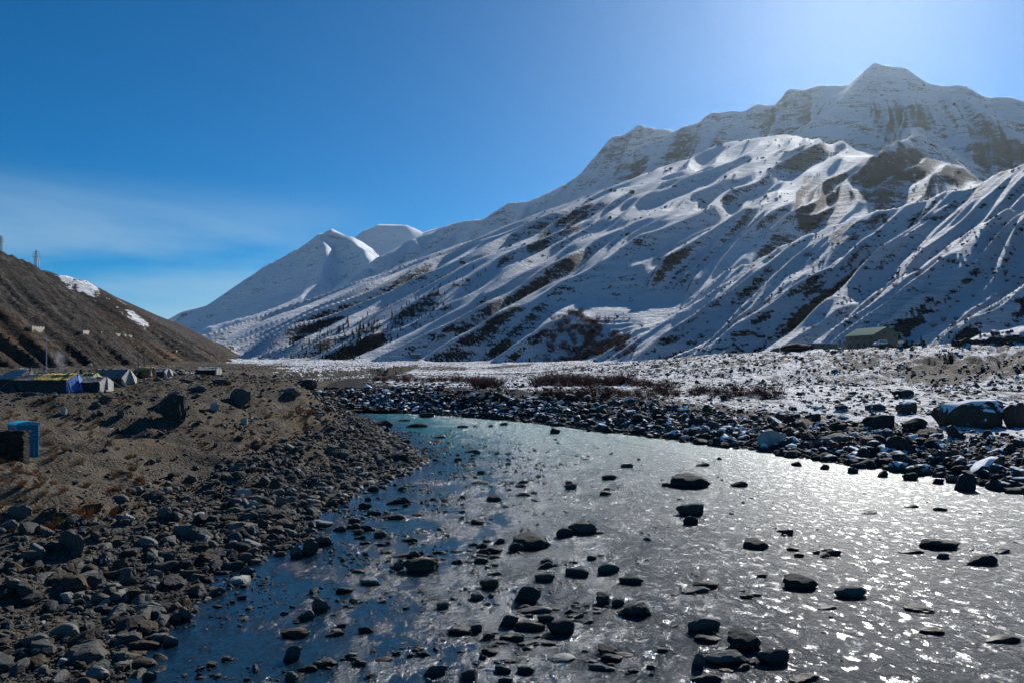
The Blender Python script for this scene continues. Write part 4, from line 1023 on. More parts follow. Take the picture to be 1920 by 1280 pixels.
def cloth(name, a, b, c, d, mat, parent, sag=.05, n=(14, 7), seed=0):
    """cloth sheet a-b (bottom edge) to d-c (top edge), with folds"""
    a, b, c, d = map(Vector, (a, b, c, d)); nrm = (b-a).cross(d-a).normalized(); V = []; Fc = []
    for j in range(n[1]+1):
        for i in range(n[0]+1):
            u, v = i/n[0], j/n[1]; p = (a*(1-u)+b*u)*(1-v)+(d*(1-u)+c*u)*v
            e = math.sin(math.pi*u)*math.sin(math.pi*v)
            k = float(perlin(u*6+seed*3.1, v*2.2+seed, 31))*.7+float(perlin(u*14+seed, v*3, 33))*.3
            p = p+nrm*(sag*(-e*.8+k*.9))
            if 0 < i < n[0]: p.z += -sag*.6*math.sin(math.pi*u)*v*.8
            V.append(p)
    for j in range(n[1]):
        for i in range(n[0]):
            q = j*(n[0]+1)+i; Fc.append((q, q+1, q+n[0]+2, q+n[0]+1))
    o = link(name, mesh_from(V, Fc, name, True), mat, parent)
    md = o.modifiers.new('thickness', 'SOLIDIFY'); md.thickness = .025
    return o
def rope(p, q, parent, r=.012, name='guy_rope', mat=None):
    return bm_obj(name, lambda bm: cyl_bm(bm, p, q, r, n=5), mat or ROPE, parent)
def tent(label, xl, xr, yr, ye, yb, D, dep=3.2, front=C_GREY, roof=None, end=None, end_px=0, flare=0, yaw=0, roof_split=None, ropes=True, ridge_in=(0, 0)):
    """a ridge tent seen from its long side; px extents of the front wall, and the ridge/eave/base lines of the photo"""
    X0, X1 = (xl-CX)/F*D, (xr-CX)/F*D; L = X1-X0
    zb = float(height(np.array([(X0+X1)/2]), np.array([D]))[0])
    m = D/F; he = (yb-ye)*m; hr = max(he+.25, (yb-yr)*m*1.04)
    t = thing('tent', label, 'tent', ((X0+X1)/2, D, zb-.05), yaw); h = L/2; d2 = dep/2; roof = roof or front; end = end or front
    fl = flare*m
    r0, r1 = -h+ridge_in[0]*m, h-ridge_in[1]*m
    cloth('front_wall', (-h, 0, 0), (h, 0, 0), (h, .05, he), (-h, .05, he), front, t, .10, seed=xl)
    cloth('back_wall', (h, dep, 0), (-h, dep, 0), (-h, dep-.05, he), (h, dep-.05, he), front, t, .08, seed=xl+1)
    if roof_split:
        u, rb = roof_split; mx = -h+L*u; mr = r0+(r1-r0)*u
        cloth('roof_sheet', (-h, -.08, he-.03), (mx+.1, -.08, he-.03), (mr+.1, d2, hr), (r0, d2, hr), roof, t, .10, seed=xl+2)
        cloth('roof_sheet', (mx, -.10, he), (h+.05, -.10, he), (r1+.05, d2, hr+.03), (mr, d2, hr+.03), rb, t, .12, seed=xl+3)
    else:
        cloth('roof_sheet', (-h, -.08, he-.03), (h, -.08, he-.03), (r1, d2, hr), (r0, d2, hr), roof, t, .09, seed=xl+2)
    cloth('roof_sheet', (h, dep+.08, he-.03), (-h, dep+.08, he-.03), (r0, d2, hr), (r1, d2, hr), roof, t, .09, seed=xl+4)
    for s_, mt_ in ((1, end), (-1, front)):
        x_ = s_*h; rr_ = r1 if s_ > 0 else r0
        V = [(x_, 0, 0), (x_+s_*fl*.5, d2, 0), (x_, dep, 0), (x_, dep, he), (rr_, d2, hr), (x_, 0, he)]
        o = link('end_wall', mesh_from([(a, b_, c) for a, b_, c in V], [(0, 1, 4, 5), (1, 2, 3, 4)], 'end_wall'), mt_, t)
        md = o.modifiers.new('thickness', 'SOLIDIFY'); md.thickness = .025
        cyl = bm_obj('tent_pole', lambda bm: cyl_bm(bm, (rr_, d2, -.1), (rr_, d2, hr+.12), .035, n=6), WOODM, t)
        if ropes:
            for yy, k in ((-.9, 0), (dep+.9, dep)):
                rope((x_, k, he), (x_+s_*.9, yy, .02), t)
            if fl: 
                cloth('end_flap', (x_, -.05, 0), (x_+fl, -.4, 0), (x_+.05, .05, he), (x_, .02, he), mt_, t, .08, (6, 6), seed=xl+7)
                cloth('end_flap', (x_+.05, d2, .3), (x_+fl*1.15, d2-.3, .05), (x_+.05, d2+.05, hr*.95), (x_, d2, hr), mt_, t, .06, (6, 6), seed=xl+9)
    return t
tent('long low tent with yellow striped tarp on its roof and blue sheet at one end', 19, 124, 697, 708, 732, 75, 3.0, C_SHADE, C_GREY, C_BLUE, flare=18, roof_split=(.38, C_YEL), ridge_in=(20, -6))
t = tent('tall dark grey tent at the far left behind the long low yellow one', -22, 30, 688, 706, 729, 77, 3.4, C_SHADE, C_PALE, C_GREY, ridge_in=(40, -8), ropes=True)
tent('low plain grey tent between the yellow striped one and the big dark one', 141, 186, 700, 709, 727, 77, 2.8, C_SHADE, C_GREY, C_PALE, flare=5)
tent('big dark grey tent with pale flaps spreading at its right end', 178, 228, 687, 704, 720, 88, 3.6, C_SHADE, C_GREY, C_PALE, flare=14, ridge_in=(-14, 0))
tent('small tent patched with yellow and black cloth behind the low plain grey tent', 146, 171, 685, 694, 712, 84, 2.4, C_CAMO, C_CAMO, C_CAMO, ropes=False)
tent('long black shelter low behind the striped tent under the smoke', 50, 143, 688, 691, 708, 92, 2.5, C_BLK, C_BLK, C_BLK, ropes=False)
tent('olive tent in shadow just left of the orange arched one', 236, 256, 693, 699, 712, 99, 2.6, C_OLIVE, C_OLIVE, C_SHADE, ropes=False)
tent('bluish grey tent with a slanting flap right of the orange arched one', 276, 308, 688, 695, 707, 109, 2.8, C_SHADE, C_GREY, C_PALE, flare=9)
tent('flat white-roofed shelter standing apart by the tall lamp post', 366, 406, 692, 697, 706, 128, 2.4, C_BLK, C_PALE, C_PALE, ropes=False)
# orange arched tent
def arched():
    D = 100; xl, xr = 257, 279; m = D/F; X0, X1 = (xl-CX)*m, (xr-CX)*m; L = X1-X0; r = 10.2*m
    zb = float(height(np.array([(X0+X1)/2]), np.array([float(D)]))[0]); t = thing('tent', 'small orange and yellow arched tent between the olive and the bluish grey tents', 'tent', ((X0+X1)/2, D, zb-.05))
    def arch(x0, x1, nm, mt_, r_, a0=0, a1=math.pi):
        V = []; Fc = []; n = 12
        for i in range(n+1):
            a = a0+(a1-a0)*i/n
            for x in (x0, x1): V.append((x, r_-math.cos(a)*r_+.0, math.sin(a)*r_*2-.02*math.sin(x*9+a*4)))
        for i in range(n): Fc.append((2*i, 2*i+2, 2*i+3, 2*i+1))
        o = link(nm, mesh_from(V, Fc, nm, True), mt_, t); o.modifiers.new('thickness', 'SOLIDIFY').thickness = .03; return o
    arch(-L/2, L/2, 'cover', C_OR, r); arch(-L/2-.02, L/2+.05, 'roof_sheet', C_YEL, r+.03, .9, 2.4); arch(L/2-.05, L/2+.25, 'end_hoop', C_PALE, r+.05); arch(-L/2-.15, -L/2+.02, 'end_hoop', C_PALE, r+.05)
    V = [(L/2, r-math.cos(math.pi*i/10)*r, math.sin(math.pi*i/10)*r*2) for i in range(11)]
    o = link('end_wall', mesh_from(V, [tuple(range(11))], 'end_wall'), C_OR, t); o.modifiers.new('thickness', 'SOLIDIFY').thickness = .03
arched()
# white cap bundle on the patched tent
h_ = ((163-CX)/F*84.5, 84.5)
o = bm_obj('bundle', lambda bm: bmesh.ops.create_icosphere(bm, subdivisions=2, radius=.24), C_PALE); o.location = (h_[0], h_[1]+.6, CH-(683-CY)/F*84.5-.05); o.scale = (1.1, .8, .8)
tag(o, 'small white bundle sitting on the ridge of the yellow patched tent', 'bundle')

# ------------------------------------------------------------------ posts and pylons
def gz(x, y): return float(height(np.array([float(x)]), np.array([float(y)]))[0])
def post(name, label, cat, px, yt, D, r, mat, build=None, group=None):
    x = (px-CX)/F*D; z = gz(x, D); ht = CH+(CY-yt)/F*D-z
    t = thing(name, label, cat, (x, D, z-.2), 0, group)
    bm_obj('pole', lambda bm: cyl_bm(bm, (0, 0, 0), (0, 0, ht+.2), r, r*.65, 8), mat, t)
    if build: build(t, ht+.2)
    return t
post('lamp_post', 'tall thin pole standing behind the yellow striped tent', 'pole', 87, 629, 95, .07, METAL)
def lamp(t, h):
    boxes('solar_panel', [((.25, 0, h+.05), (1.15, .75, .05))], plain('panel_white', (.75, .76, .78), .3, .05), t).rotation_euler = (rad(-22), 0, 0)
    boxes('lamp_arm', [((.3, -.05, h-.45), (.8, .05, .05))], METAL, t); boxes('lamp_head', [((.75, -.05, h-.5), (.35, .14, .07))], METAL, t)
post('lamp_post', 'tall lamp post with a bright panel on top by the flat white-roofed shelter', 'lamp post', 404, 630, 128, .06, METAL, lamp)
def hframe(t, h):
    bm_obj('pole', lambda bm: cyl_bm(bm, (1.0, 0, 0), (1.0, 0, h), .09, .07, 8), WOODM, t)
    boxes('cross_arm', [((.5, 0, h-.25), (2.2, .1, .12))], WOODM, t); boxes('cross_arm', [((.5, 0, h-1.6), (1.2, .08, .1))], WOODM, t)
    for q in (-.5, .5, 1.5): bm_obj('insulator', lambda bm: cyl_bm(bm, (q, 0, h-.2), (q, 0, h+.1), .05, .03, 6), METAL, t)
post('utility_pole', 'twin-legged dark power pole behind the orange arched tent', 'power pole', 259, 650, 125, .09, WOODM, hframe)
def pole_top(t, h):
    boxes('cross_arm', [((0, 0, h-.3), (1.6, .1, .1))], METAL, t); boxes('cross_arm', [((0, 0, h-1.1), (1.1, .08, .08))], METAL, t)
    for q in (-.7, 0, .7): bm_obj('insulator', lambda bm: cyl_bm(bm, (q, 0, h-.25), (q, 0, h+.02), .06, .04, 6), METAL, t)
    for s_ in (-1, 1): bm_obj('stay_wire', lambda bm: cyl_bm(bm, (0, 0, h*.62), (s_*3.2, .4, 0), .03, n=5), METAL, t)
PT = post('utility_pole', 'pale power pole with stay wires left of the green-roofed building', 'power pole', 1571, 597, 262, .14, METAL, pole_top)
for i, (px, yt, D) in enumerate([(1140, 655, 420), (948, 652, 520), (1052, 664, 470), (228, 690, 104), (322, 692, 115), (349, 693, 118), (280, 694, 120)]):
    lab = ['thin dark pole on the snowy flat below the terraced fields', 'thin pole on the far flat left of the red scrub', 'short pole between the two thin poles of the far flat', 'short stick post behind the big dark tent', 'first thin fence post right of the bluish grey tent', 'second thin fence post, nearer the white-roofed shelter', 'thin post between the arched tent and the bluish grey one'][i]
    post('post', lab, 'post', px, yt, D, .07 if D > 200 else .04, WOODM)
p = ((322-CX)/F*115, 115.0); q = ((349-CX)/F*118, 118.0)
def pylon(label, px, yb, yt, D, wpx):
    x = (px-CX)/F*D; z = gz(x, D); H_ = CH+(CY-yt)/F*D-z; w_ = wpx/F*D/2
    t = thing('pylon', label, 'pylon', (x, D, z-.5))
    def legs(bm):
        for sx in (-1, 1):
            for sy in (-1, 1): cyl_bm(bm, (sx*w_, sy*w_, 0), (sx*.25, sy*.25, H_*.97), .16, .1, 5)
    bm_obj('legs', legs, METAL, t)
    def lattice(bm):
        n = 6
        for k in range(n):
            a, b_ = k/n, (k+1)/n; wa, wb = w_*(1-a)+.25*a, w_*(1-b_)+.25*b_
            for s_ in (-1, 1):
                cyl_bm(bm, (-wa, s_*wa, a*H_), (wb, s_*wb, b_*H_), .08, n=4); cyl_bm(bm, (wa, s_*wa, a*H_), (-wb, s_*wb, b_*H_), .08, n=4)
                cyl_bm(bm, (s_*wa, -wa, a*H_), (s_*wb, wb, b_*H_), .08, n=4)
    bm_obj('lattice', lattice, METAL, t)
    for k, s_ in ((.62, 2.2), (.76, 2.0), (.89, 1.5)):
        boxes('cross_arm', [((0, 0, H_*k), (s_*2*w_, .25, .22))], METAL, t)
        for q in (-1, 1): bm_obj('insulator', lambda bm: cyl_bm(bm, (q*s_*w_, 0, H_*k), (q*s_*w_, 0, H_*k-.9), .09, n=5), METAL, t)
pylon('steel lattice pylon on the shoulder of the brown hill', 68.5, 500, 467, 404, 7)
pylon('pylon cut by the left edge on top of the brown hill', 2.5, 466, 440, 386, 4)

# ------------------------------------------------------------------ blue cabin and its stone walls
BLUE = plain('blue_plastic', (.008, .15, .27), .38, .12, 4, bump=.1); BLUE_LIT = plain('blue_trim_sun_highlight', (.03, .36, .52), .35, .1)  # trim is a lighter blue: sun highlights put into its colour
def cabin():
    D = 48.0; x = (43.5-CX)/F*D; z = CH-(860-CY)/F*D; a = rad(-38)
    t = thing('portable_toilet', 'blue plastic toilet cabin standing behind the dry stone wall', 'toilet cabin', (x, D, z), a)
    W_, Hh = 1.28, 2.08; h = W_/2
    boxes('body', [((0, 0, Hh/2+.08), (W_-.06, W_-.06, Hh))], BLUE, t, .02)
    bm_obj('base', lambda bm: box_bm(bm, (0, 0, .04), (W_+.06, W_+.06, .1)), METAL, t)
    def roof(bm):
        n = 8; V = []
        prof = [(-h-.07, 0), (-h-.06, .1), (-h*.6, .2), (0, .25), (h*.6, .2), (h+.06, .1), (h+.07, 0)]
        a_ = [bm.verts.new((-h-.07, y_, Hh+.08+z_)) for y_, z_ in prof]; b_ = [bm.verts.new((h+.07, y_, Hh+.08+z_)) for y_, z_ in prof]
        for i in range(6): bm.faces.new((a_[i], a_[i+1], b_[i+1], b_[i]))
        bm.faces.new(a_[::-1]); bm.faces.new(b_); bm.faces.new((a_[0], b_[0], b_[6], a_[6]))
        bmesh.ops.recalc_face_normals(bm, faces=bm.faces)
    bm_obj('roof', roof, BLUE_LIT, t, False)
    for zz_ in (Hh*.62, Hh*.74, Hh*.87):
        boxes('rib', [((h-.005, 0, zz_), (.05, W_-.2, .045))], BLUE_LIT, t, .01); boxes('rib', [((0, -h+.005, zz_), (W_-.2, .05, .045))], BLUE_LIT, t, .01)
    for k in range(4):
        boxes('rib', [((h-.005, -h+.26+k*.25, Hh*.29), (.045, .07, Hh*.44))], BLUE_LIT, t, .01)
    for sx in (-1, 1):
        for sy in (-1, 1): boxes('corner_post', [((sx*(h-.02), sy*(h-.02), Hh/2+.08), (.07, .07, Hh))], BLUE_LIT, t, .012)
    d = boxes('door', [((-.02, -h-.012, Hh*.48), (W_*.72, .045, Hh*.86))], BLUE, t, .01)
    boxes('handle', [((.30, -h-.05, 1.05), (.05, .04, .18))], METAL, d)
cabin()
STONE = rock_material('wall_stone', stops=[(0, (.03, .031, .031)), (.6, (.06, .058, .052)), (1, (.10, .092, .078))], tone=.6)
COREM = plain('wall_core_earth', (.025, .023, .02), .95)
def brick_mesh(seed):
    bm = bmesh.new(); bmesh.ops.create_cube(bm, size=1); r = random.Random(seed)
    bmesh.ops.bevel(bm, geom=list(bm.edges), offset=.09, segments=1, affect='EDGES')
    for v in bm.verts: v.co += Vector((r.uniform(-.06, .06), r.uniform(-.05, .05), r.uniform(-.09, .09)))
    me = bpy.data.meshes.new('wall_stone'); bm.to_mesh(me); bm.free(); me.materials.append(STONE); return me
BR = [brick_mesh(k) for k in range(6)]
def stone_wall(name, label, cat, x0, x1, y, zb, zt, th, rz=0, h_=.15, l_=.38):
    t = thing(name, label, cat, ((x0+x1)/2, y, zb), rz); L = x1-x0; H_ = zt-zb
    boxes('core', [((0, 0, H_/2-.15), (L-.16, th-.16, H_+.1))], COREM, t)
    z = 0; row = 0
    while z < H_-.04:
        hh_ = h_*random.uniform(.8, 1.2)
        for face in (0, 1):
            x = -L/2-(random.uniform(0, .15))
            while x < L/2-.05:
                l = min(l_*random.uniform(.6, 1.4), L/2-x+.1)
                o = bpy.data.objects.new('stone', random.choice(BR)); COL.objects.link(o); o.parent = t
                fy = (-th/2+.08+random.uniform(-.04, .03)) if face == 0 else (th/2-.08+random.uniform(-.03, .04))
                if face == 1 and z < H_-.35: break
                o.location = (x+l/2, fy, z+hh_/2); o.scale = (l*.98, .34, hh_*.98); o.rotation_euler = (random.gauss(0, .05), random.gauss(0, .03), random.gauss(0, .05)); x += l
        # right end stones
        o = bpy.data.objects.new('stone', random.choice(BR)); COL.objects.link(o); o.parent = t
        o.location = (L/2-.1, random.uniform(-.05, .05), z+hh_/2); o.scale = (.34, th*.9, hh_*.96); o.rotation_euler = (0, 0, random.gauss(0, .05))
        z += hh_
    return t
D = 45.2; m_ = D/F
stone_wall('stone_wall', 'high dry stone wall in deep shadow at the left edge, before the blue cabin', 'wall', (-34-CX)*m_, (48-CX)*m_, D, CH-(935-CY)*m_, CH-(806-CY)*m_, .6)
D = 46.6; m_ = D/F
stone_wall('stone_platform', 'lower dry stone platform carrying the blue cabin', 'wall', (30-CX)*m_, (73-CX)*m_, D+.4, CH-(940-CY)*m_, CH-(862-CY)*m_, 2.6, l_=.42, h_=.17)

# ------------------------------------------------------------------ retaining walls on the brown hillside
CONC = plain('pale_concrete', (.34, .31, .26), .85, .2, 1.5)
def ret_wall(label, a, b, hpx, caps=0, depth=.8):
    h = hit([a[0], b[0]], [a[1]+hpx*.5, b[1]+hpx*.5], 100)
    D0, D1 = h[0][1], h[1][1]; D1 = min(max(D1, D0*1.05), D0*1.22); D0 -= 1.0; D1 -= 1.0; Dm = (D0+D1)/2
    P0 = Vector(P3(a[0], a[1], D0)); P1 = Vector(P3(b[0], b[1], D1)); hh_ = hpx/F*Dm
    L = (P1-P0).length; ang = math.atan2(P1.y-P0.y, P1.x-P0.x); t = thing('retaining_wall', label, 'wall', (P0+P1)/2-Vector((0, 0, hh_)), ang)
    sl = (P1.z-P0.z)/2
    def f(bm):
        v = [bm.verts.new(c) for c in [(-L/2, 0, -6), (L/2, 0, -6), (L/2, 0, hh_+sl), (-L/2, 0, hh_-sl), (-L/2, 2.5, -6), (L/2, 2.5, -6), (L/2, 2.5, hh_+sl), (-L/2, 2.5, hh_-sl)]]
        for q in ((0, 1, 2, 3), (5, 4, 7, 6), (1, 5, 6, 2), (4, 0, 3, 7), (3, 2, 6, 7), (4, 5, 1, 0)): bm.faces.new([v[i] for i in q])
        bmesh.ops.recalc_face_normals(bm, faces=bm.faces)
    bm_obj('wall_face', f, CONC, t)
    n = max(3, int(L/2.2))
    for i in range(n):
        x = -L/2+L*(i+.5)/n; boxes('parapet_block', [((x, .35, hh_+sl*(2*(x/L))+.25), (L/n*.72, .45, .5))], CONC, t, .03)
    if hh_ > 1.2:
        for k in range(1, int(hh_/.8)+1): boxes('course_ledge', [((0, -.04, hh_-k*.8-abs(sl)), (L*.96, .1, .1))], CONC, t)
    return t
ret_wall('pale retaining wall under the road above the tents, tallest at its right end', (60, 613), (94, 616), 13)
ret_wall('low white parapet along the road left of the tall retaining wall', (8, 611), (58, 613), 4)
ret_wall('short retaining wall on the road further right, above the patched tent', (156, 621), (178, 622), 10)
ret_wall('long thin parapet on the road above the orange arched tent', (190, 623), (248, 630), 4)
ret_wall('pale flat wall on top of the orange scree cone', (330, 657), (353, 658), 6)

# ------------------------------------------------------------------ building, shed, van
WALLM = plain('grey_plaster', (.145, .135, .115), .85, .2, .6); GREEN = plain('green_sheet_roof', (.001, .19, .135), .8, .12, .5); DARKG = plain('dark_opening', (.02, .022, .026), .25); FRM = plain('window_frame', (.15, .145, .13), .8)
def building():
    D = 262.0; th = rad(37); v = Vector((.43, .903)); r = Vector((.903, -.43))
    u = (-math.sin(th)*r+math.cos(th)*v).normalized(); w_ = (math.cos(th)*r+math.sin(th)*v).normalized()
    cx_ = (1639-CX)/F*D; z = CH-(651-CY)/F*D
    ang = math.atan2(-u.y, -u.x)   # local +x runs from the far end to the near corner
    t = thing('green_roofed_building', 'long two-storey grey building with a green sheet roof at the foot of the snowy slope', 'building', (cx_, D, z), ang)
    L, W_, He, Hr = 15.5, 9.4, 4.6, 7.0
    # local: x from -L (far) to 0 (near corner), y from 0 (front) to W (back)
    sgn = 1 if (Vector((math.cos(ang), math.sin(ang))).x*w_.y-Vector((math.cos(ang), math.sin(ang))).y*w_.x) > 0 else -1
    Y = lambda q: q*sgn
    def gable(x):
        def f(bm):
            pts = [(0, 0), (W_, 0), (W_, He), (W_/2, Hr), (0, He)]
            a_ = [bm.verts.new((x-.15, Y(p), q-1)) if q == 0 else bm.verts.new((x-.15, Y(p), q)) for p, q in pts]; b_ = [bm.verts.new((x+.15, Y(p), q-1)) if q == 0 else bm.verts.new((x+.15, Y(p), q)) for p, q in pts]
            bm.faces.new(a_); bm.faces.new(b_[::-1])
            for i in range(5): bm.faces.new((a_[i], b_[i], b_[(i+1) % 5], a_[(i+1) % 5]))
            bmesh.ops.recalc_face_normals(bm, faces=bm.faces)
        return f
    bm_obj('gable_wall', gable(-.15), WALLM, t); bm_obj('gable_wall', gable(-L+.15), WALLM, t)
    boxes('front_wall', [((-L/2, Y(.16), He/2-.5), (L-.62, .28, He+1))], WALLM, t); boxes('back_wall', [((-L/2, Y(W_-.16), He/2-.5), (L-.62, .28, He+1))], WALLM, t)
    boxes('floor_band', [((-L/2, Y(-.05), 2.3), (L-.1, .12, .22))], FRM, t)
    for s_ in (0, 1):
        def f(bm):
            y0, y1 = (-.7, W_/2) if s_ == 0 else (W_+.7, W_/2); z0 = He-.7/(W_/2)*(Hr-He)
            V = [(-L-.5, Y(y0), z0), (.6, Y(y0), z0), (.6, Y(y1), Hr+.06), (-L-.5, Y(y1), Hr+.06)]
            a_ = [bm.verts.new(c) for c in V]; b_ = [bm.verts.new((c[0], c[1], c[2]+.12)) for c in V]
            bm.faces.new(a_); bm.faces.new(b_[::-1])
            for i in range(4): bm.faces.new((a_[i], b_[i], b_[(i+1) % 4], a_[(i+1) % 4]))
            bmesh.ops.recalc_face_normals(bm, faces=bm.faces)
        ro = bm_obj('roof', f, GREEN, t)
        for k in range(16):
            if s_ == 0:
                x = -L-.4+k*(L+.9)/15
                bm_obj('roof_rib', lambda bm: cyl_bm(bm, (x, Y(-.7), He-.7/(W_/2)*(Hr-He)+.15), (x, Y(W_/2), Hr+.2), .05, n=4), GREEN, ro)
    def window(x, z_, w2, h2, face='f', nm='window'):
        if face == 'f': c, s1 = (x, Y(-.01), z_), (w2, .1, h2); c2, s2 = (x, Y(-.075), z_), (w2-.24, .04, h2-.24)
        else: c, s1 = (.02, Y(x), z_), (.1, w2, h2); c2, s2 = (.085, Y(x), z_), (.04, w2-.2, h2-.2)
        f_ = boxes(nm, [(c, s1)], FRM, t); boxes('pane', [(c2, s2)], DARKG, f_)
        b = boxes('mullion', [((c2[0]+(0 if face == 'f' else .03), c2[1]-(Y(.03) if face == 'f' else 0), z_), (.07, .03, h2-.2) if face == 'f' else (.03, .07, h2-.2))], FRM, f_)
    for x in (-2.0, -5.6, -9.2, -12.8): window(x, 3.35, 2.5, 1.25)
    for x in (-5.2, -8.4, -13.2): window(x, 1.0, 1.5, 1.9)
    f_ = boxes('door', [((-2.0, Y(-.02), 1.05), (1.3, .12, 2.3))], DARKG, t); boxes('handle', [((-2.4, Y(-.1), 1.0), (.08, .06, .2))], METAL, f_)
    window(W_*.42, 5.1, 1.2, 1.0, 'g'); window(W_*.85, 4.0, 1.0, .9, 'g')
    boxes('annexe', [((-L-1.6, Y(2.2), .9), (2.2, 3.2, 3))], WALLM, t)
building()
SNOWM = plain('settled_snow', (.8, .82, .85), .8, .04)
def shed():
    D = 264.0; x0, x1 = (1523-CX)/F*D, (1571-CX)/F*D; z = CH-(652-CY)/F*D
    t = thing('low_shed', 'long low grey shed with snow on its flat roof beside the power pole', 'shed', ((x0+x1)/2, D, z))
    L = x1-x0
    boxes('wall', [((0, 0, .55), (L, 3, 1.7))], WALLM, t); boxes('roof', [((0, 0, 1.46), (L+.4, 3.5, .12))], METAL, t); boxes('roof_snow', [((0, .1, 1.57), (L+.2, 3.2, .1))], SNOWM, t)
    boxes('door', [((1.2, -1.52, .55), (.9, .06, 1.5))], DARKG, t); boxes('window', [((-1.6, -1.52, .8), (1.1, .06, .6))], DARKG, t)
shed()
def earth_mound():
    D = 266.0; x0, x1 = (1466-CX)/F*D, (1524-CX)/F*D; z = CH-(653-CY)/F*D
    o = bm_obj('earth_mound', lambda bm: bmesh.ops.create_icosphere(bm, subdivisions=4, radius=1), plain('dark_earth', (.028, .024, .021), .95, .4, 1), None, True)
    for v in o.data.vertices: v.co *= 1+.12*float(perlin(v.co.x*2.5, v.co.y*2.5+v.co.z*2, 77))
    o.scale = ((x1-x0)/2, 4, 1.9); o.location = ((x0+x1)/2, D, z-.1)
    tag(o, 'low dark earth mound left of the snow-roofed shed', 'mound')
earth_mound()
VANW = plain('white_paint', (.62, .63, .62), .35, .05); TYRE = plain('tyre_rubber', (.02, .02, .02), .8); GLASSD = plain('dark_glass', (.015, .018, .022), .1)
def van(label, px, yb, D, rz, L=4.3, Hh=2.0, W_=1.7):
    x = (px-CX)/F*D; z = CH-(yb-CY)/F*D
    t = thing('van', label, 'van', (x, D, z), rz)
    def body(bm):
        pr = [(-L/2, .35), (-L/2, 1.05), (-L/2+.75, 1.2), (-L/2+1.35, Hh), (L/2-.1, Hh), (L/2, 1.0), (L/2, .35)]
        a_ = [bm.verts.new((p, -W_/2, q)) for p, q in pr]; b_ = [bm.verts.new((p, W_/2, q)) for p, q in pr]
        bm.faces.new(a_); bm.faces.new(b_[::-1])
        for i in range(7): bm.faces.new((a_[i], b_[i], b_[(i+1) % 7], a_[(i+1) % 7]))
        bmesh.ops.recalc_face_normals(bm, faces=bm.faces); bmesh.ops.bevel(bm, geom=list(bm.edges), offset=.06, segments=2, affect='EDGES')
    bm_obj('body', body, VANW, t)
    for s_ in (-1, 1):
        for k, (xa, xb) in enumerate(((-.75, .15), (.3, 1.0), (1.15, 1.85))):
            boxes('side_window', [(((xa+xb)/2, s_*(W_/2+.01), 1.5), (xb-xa, .03, .5))], GLASSD, t)
        for xw in (-L/2+.8, L/2-.8):
            w2 = bm_obj('wheel', lambda bm: cyl_bm(bm, (xw, s_*(W_/2-.15), .34), (xw, s_*(W_/2+.03), .34), .34, n=16), TYRE, t)
            bm_obj('rim', lambda bm: cyl_bm(bm, (xw, s_*(W_/2+.02), .34), (xw, s_*(W_/2+.05), .34), .18, n=12), METAL, w2)
        boxes('headlight', [((-L/2-.01, s_*.6, .85), (.05, .25, .18))], METAL, t)
    boxes('windscreen', [((-L/2+1.0, 0, 1.62), (.05, W_-.3, .62))], GLASSD, t).rotation_euler = (0, 0, 0)
van('white van parked before the gable end of the green-roofed building', 1650, 648.5, 256, rad(8))
van('white vehicle half hidden behind the right corner of the green-roofed building', 1684, 646, 266, rad(4), 3.2, 1.7)
# field walls on the terraces: long dry stone walls seen as dark lines
def field_wall(label, pts, D0=None, hgt=1.3, name='field_wall'):
    h = hit([p[0] for p in pts], [p[1] for p in pts], 90)
    P = [(a, b, c) for a, b, c in h]; V = []; Fc = []
    Q = []
    for a, b in zip(P[:-1], P[1:]):
        for k in range(10): Q.append(tuple(a[i]+(b[i]-a[i])*k/10 for i in (0, 1)))
    Q.append(P[-1][:2]); q = np.array(Q); zz_ = height(q[:, 0], q[:, 1])
    for i, (x, y) in enumerate(Q):
        hh_ = hgt*(1+.35*float(perlin(i*.7, 3.3, 8)))
        for dy, dz in ((-.5, -.6), (-.35, hh_), (.35, hh_), (.5, -.6)): V.append((x, y+dy, zz_[i]+dz))
    for i in range(len(Q)-1):
        for k in range(3): Fc.append((i*4+k, (i+1)*4+k, (i+1)*4+k+1, i*4+k+1))
    o = link(name, mesh_from(V, Fc, name), STONE); tag(o, label, 'wall'); return o
field_wall('dark stone wall along the edge of the terrace at the far right', [(1785, 648), (1850, 646), (1925, 643)])
field_wall('dark wall along the terrace edge below the white van', [(1650, 655), (1700, 653), (1735, 652)])
field_wall('thin dark wall crossing the snow left of the earth mound', [(1235, 668), (1330, 662), (1395, 660), (1460, 659)])
field_wall('faint dark wall over the snow slope left of the earth mound', [(1370, 635), (1400, 632), (1435, 633)], hgt=1.6)
# hamlet house
def hut(label, px, py, w_, d_, h_, roofm):
    h = hit([px], [py], 200)[0]; t = thing('small_house', label, 'house', (h[0], h[1], h[2]-.5))
    boxes('wall', [((0, 0, h_/2), (w_, d_, h_))], WALLM, t); boxes('roof', [((0, 0, h_+.2), (w_+1, d_+1, .4))], roofm, t)
    boxes('window', [((-w_*.25, -d_/2-.05, h_*.6), (w_*.16, .1, h_*.28))], DARKG, t); boxes('door', [((w_*.2, -d_/2-.05, h_*.35), (w_*.14, .1, h_*.6))], DARKG, t)
hut('tiny dark house at the left edge of the terraced snow fields', 1078, 590, 7, 5, 3, SNOWM)
hut('small dark hut on the far flat under the fir-covered spur', 780, 672, 9, 6, 4, SNOWM)

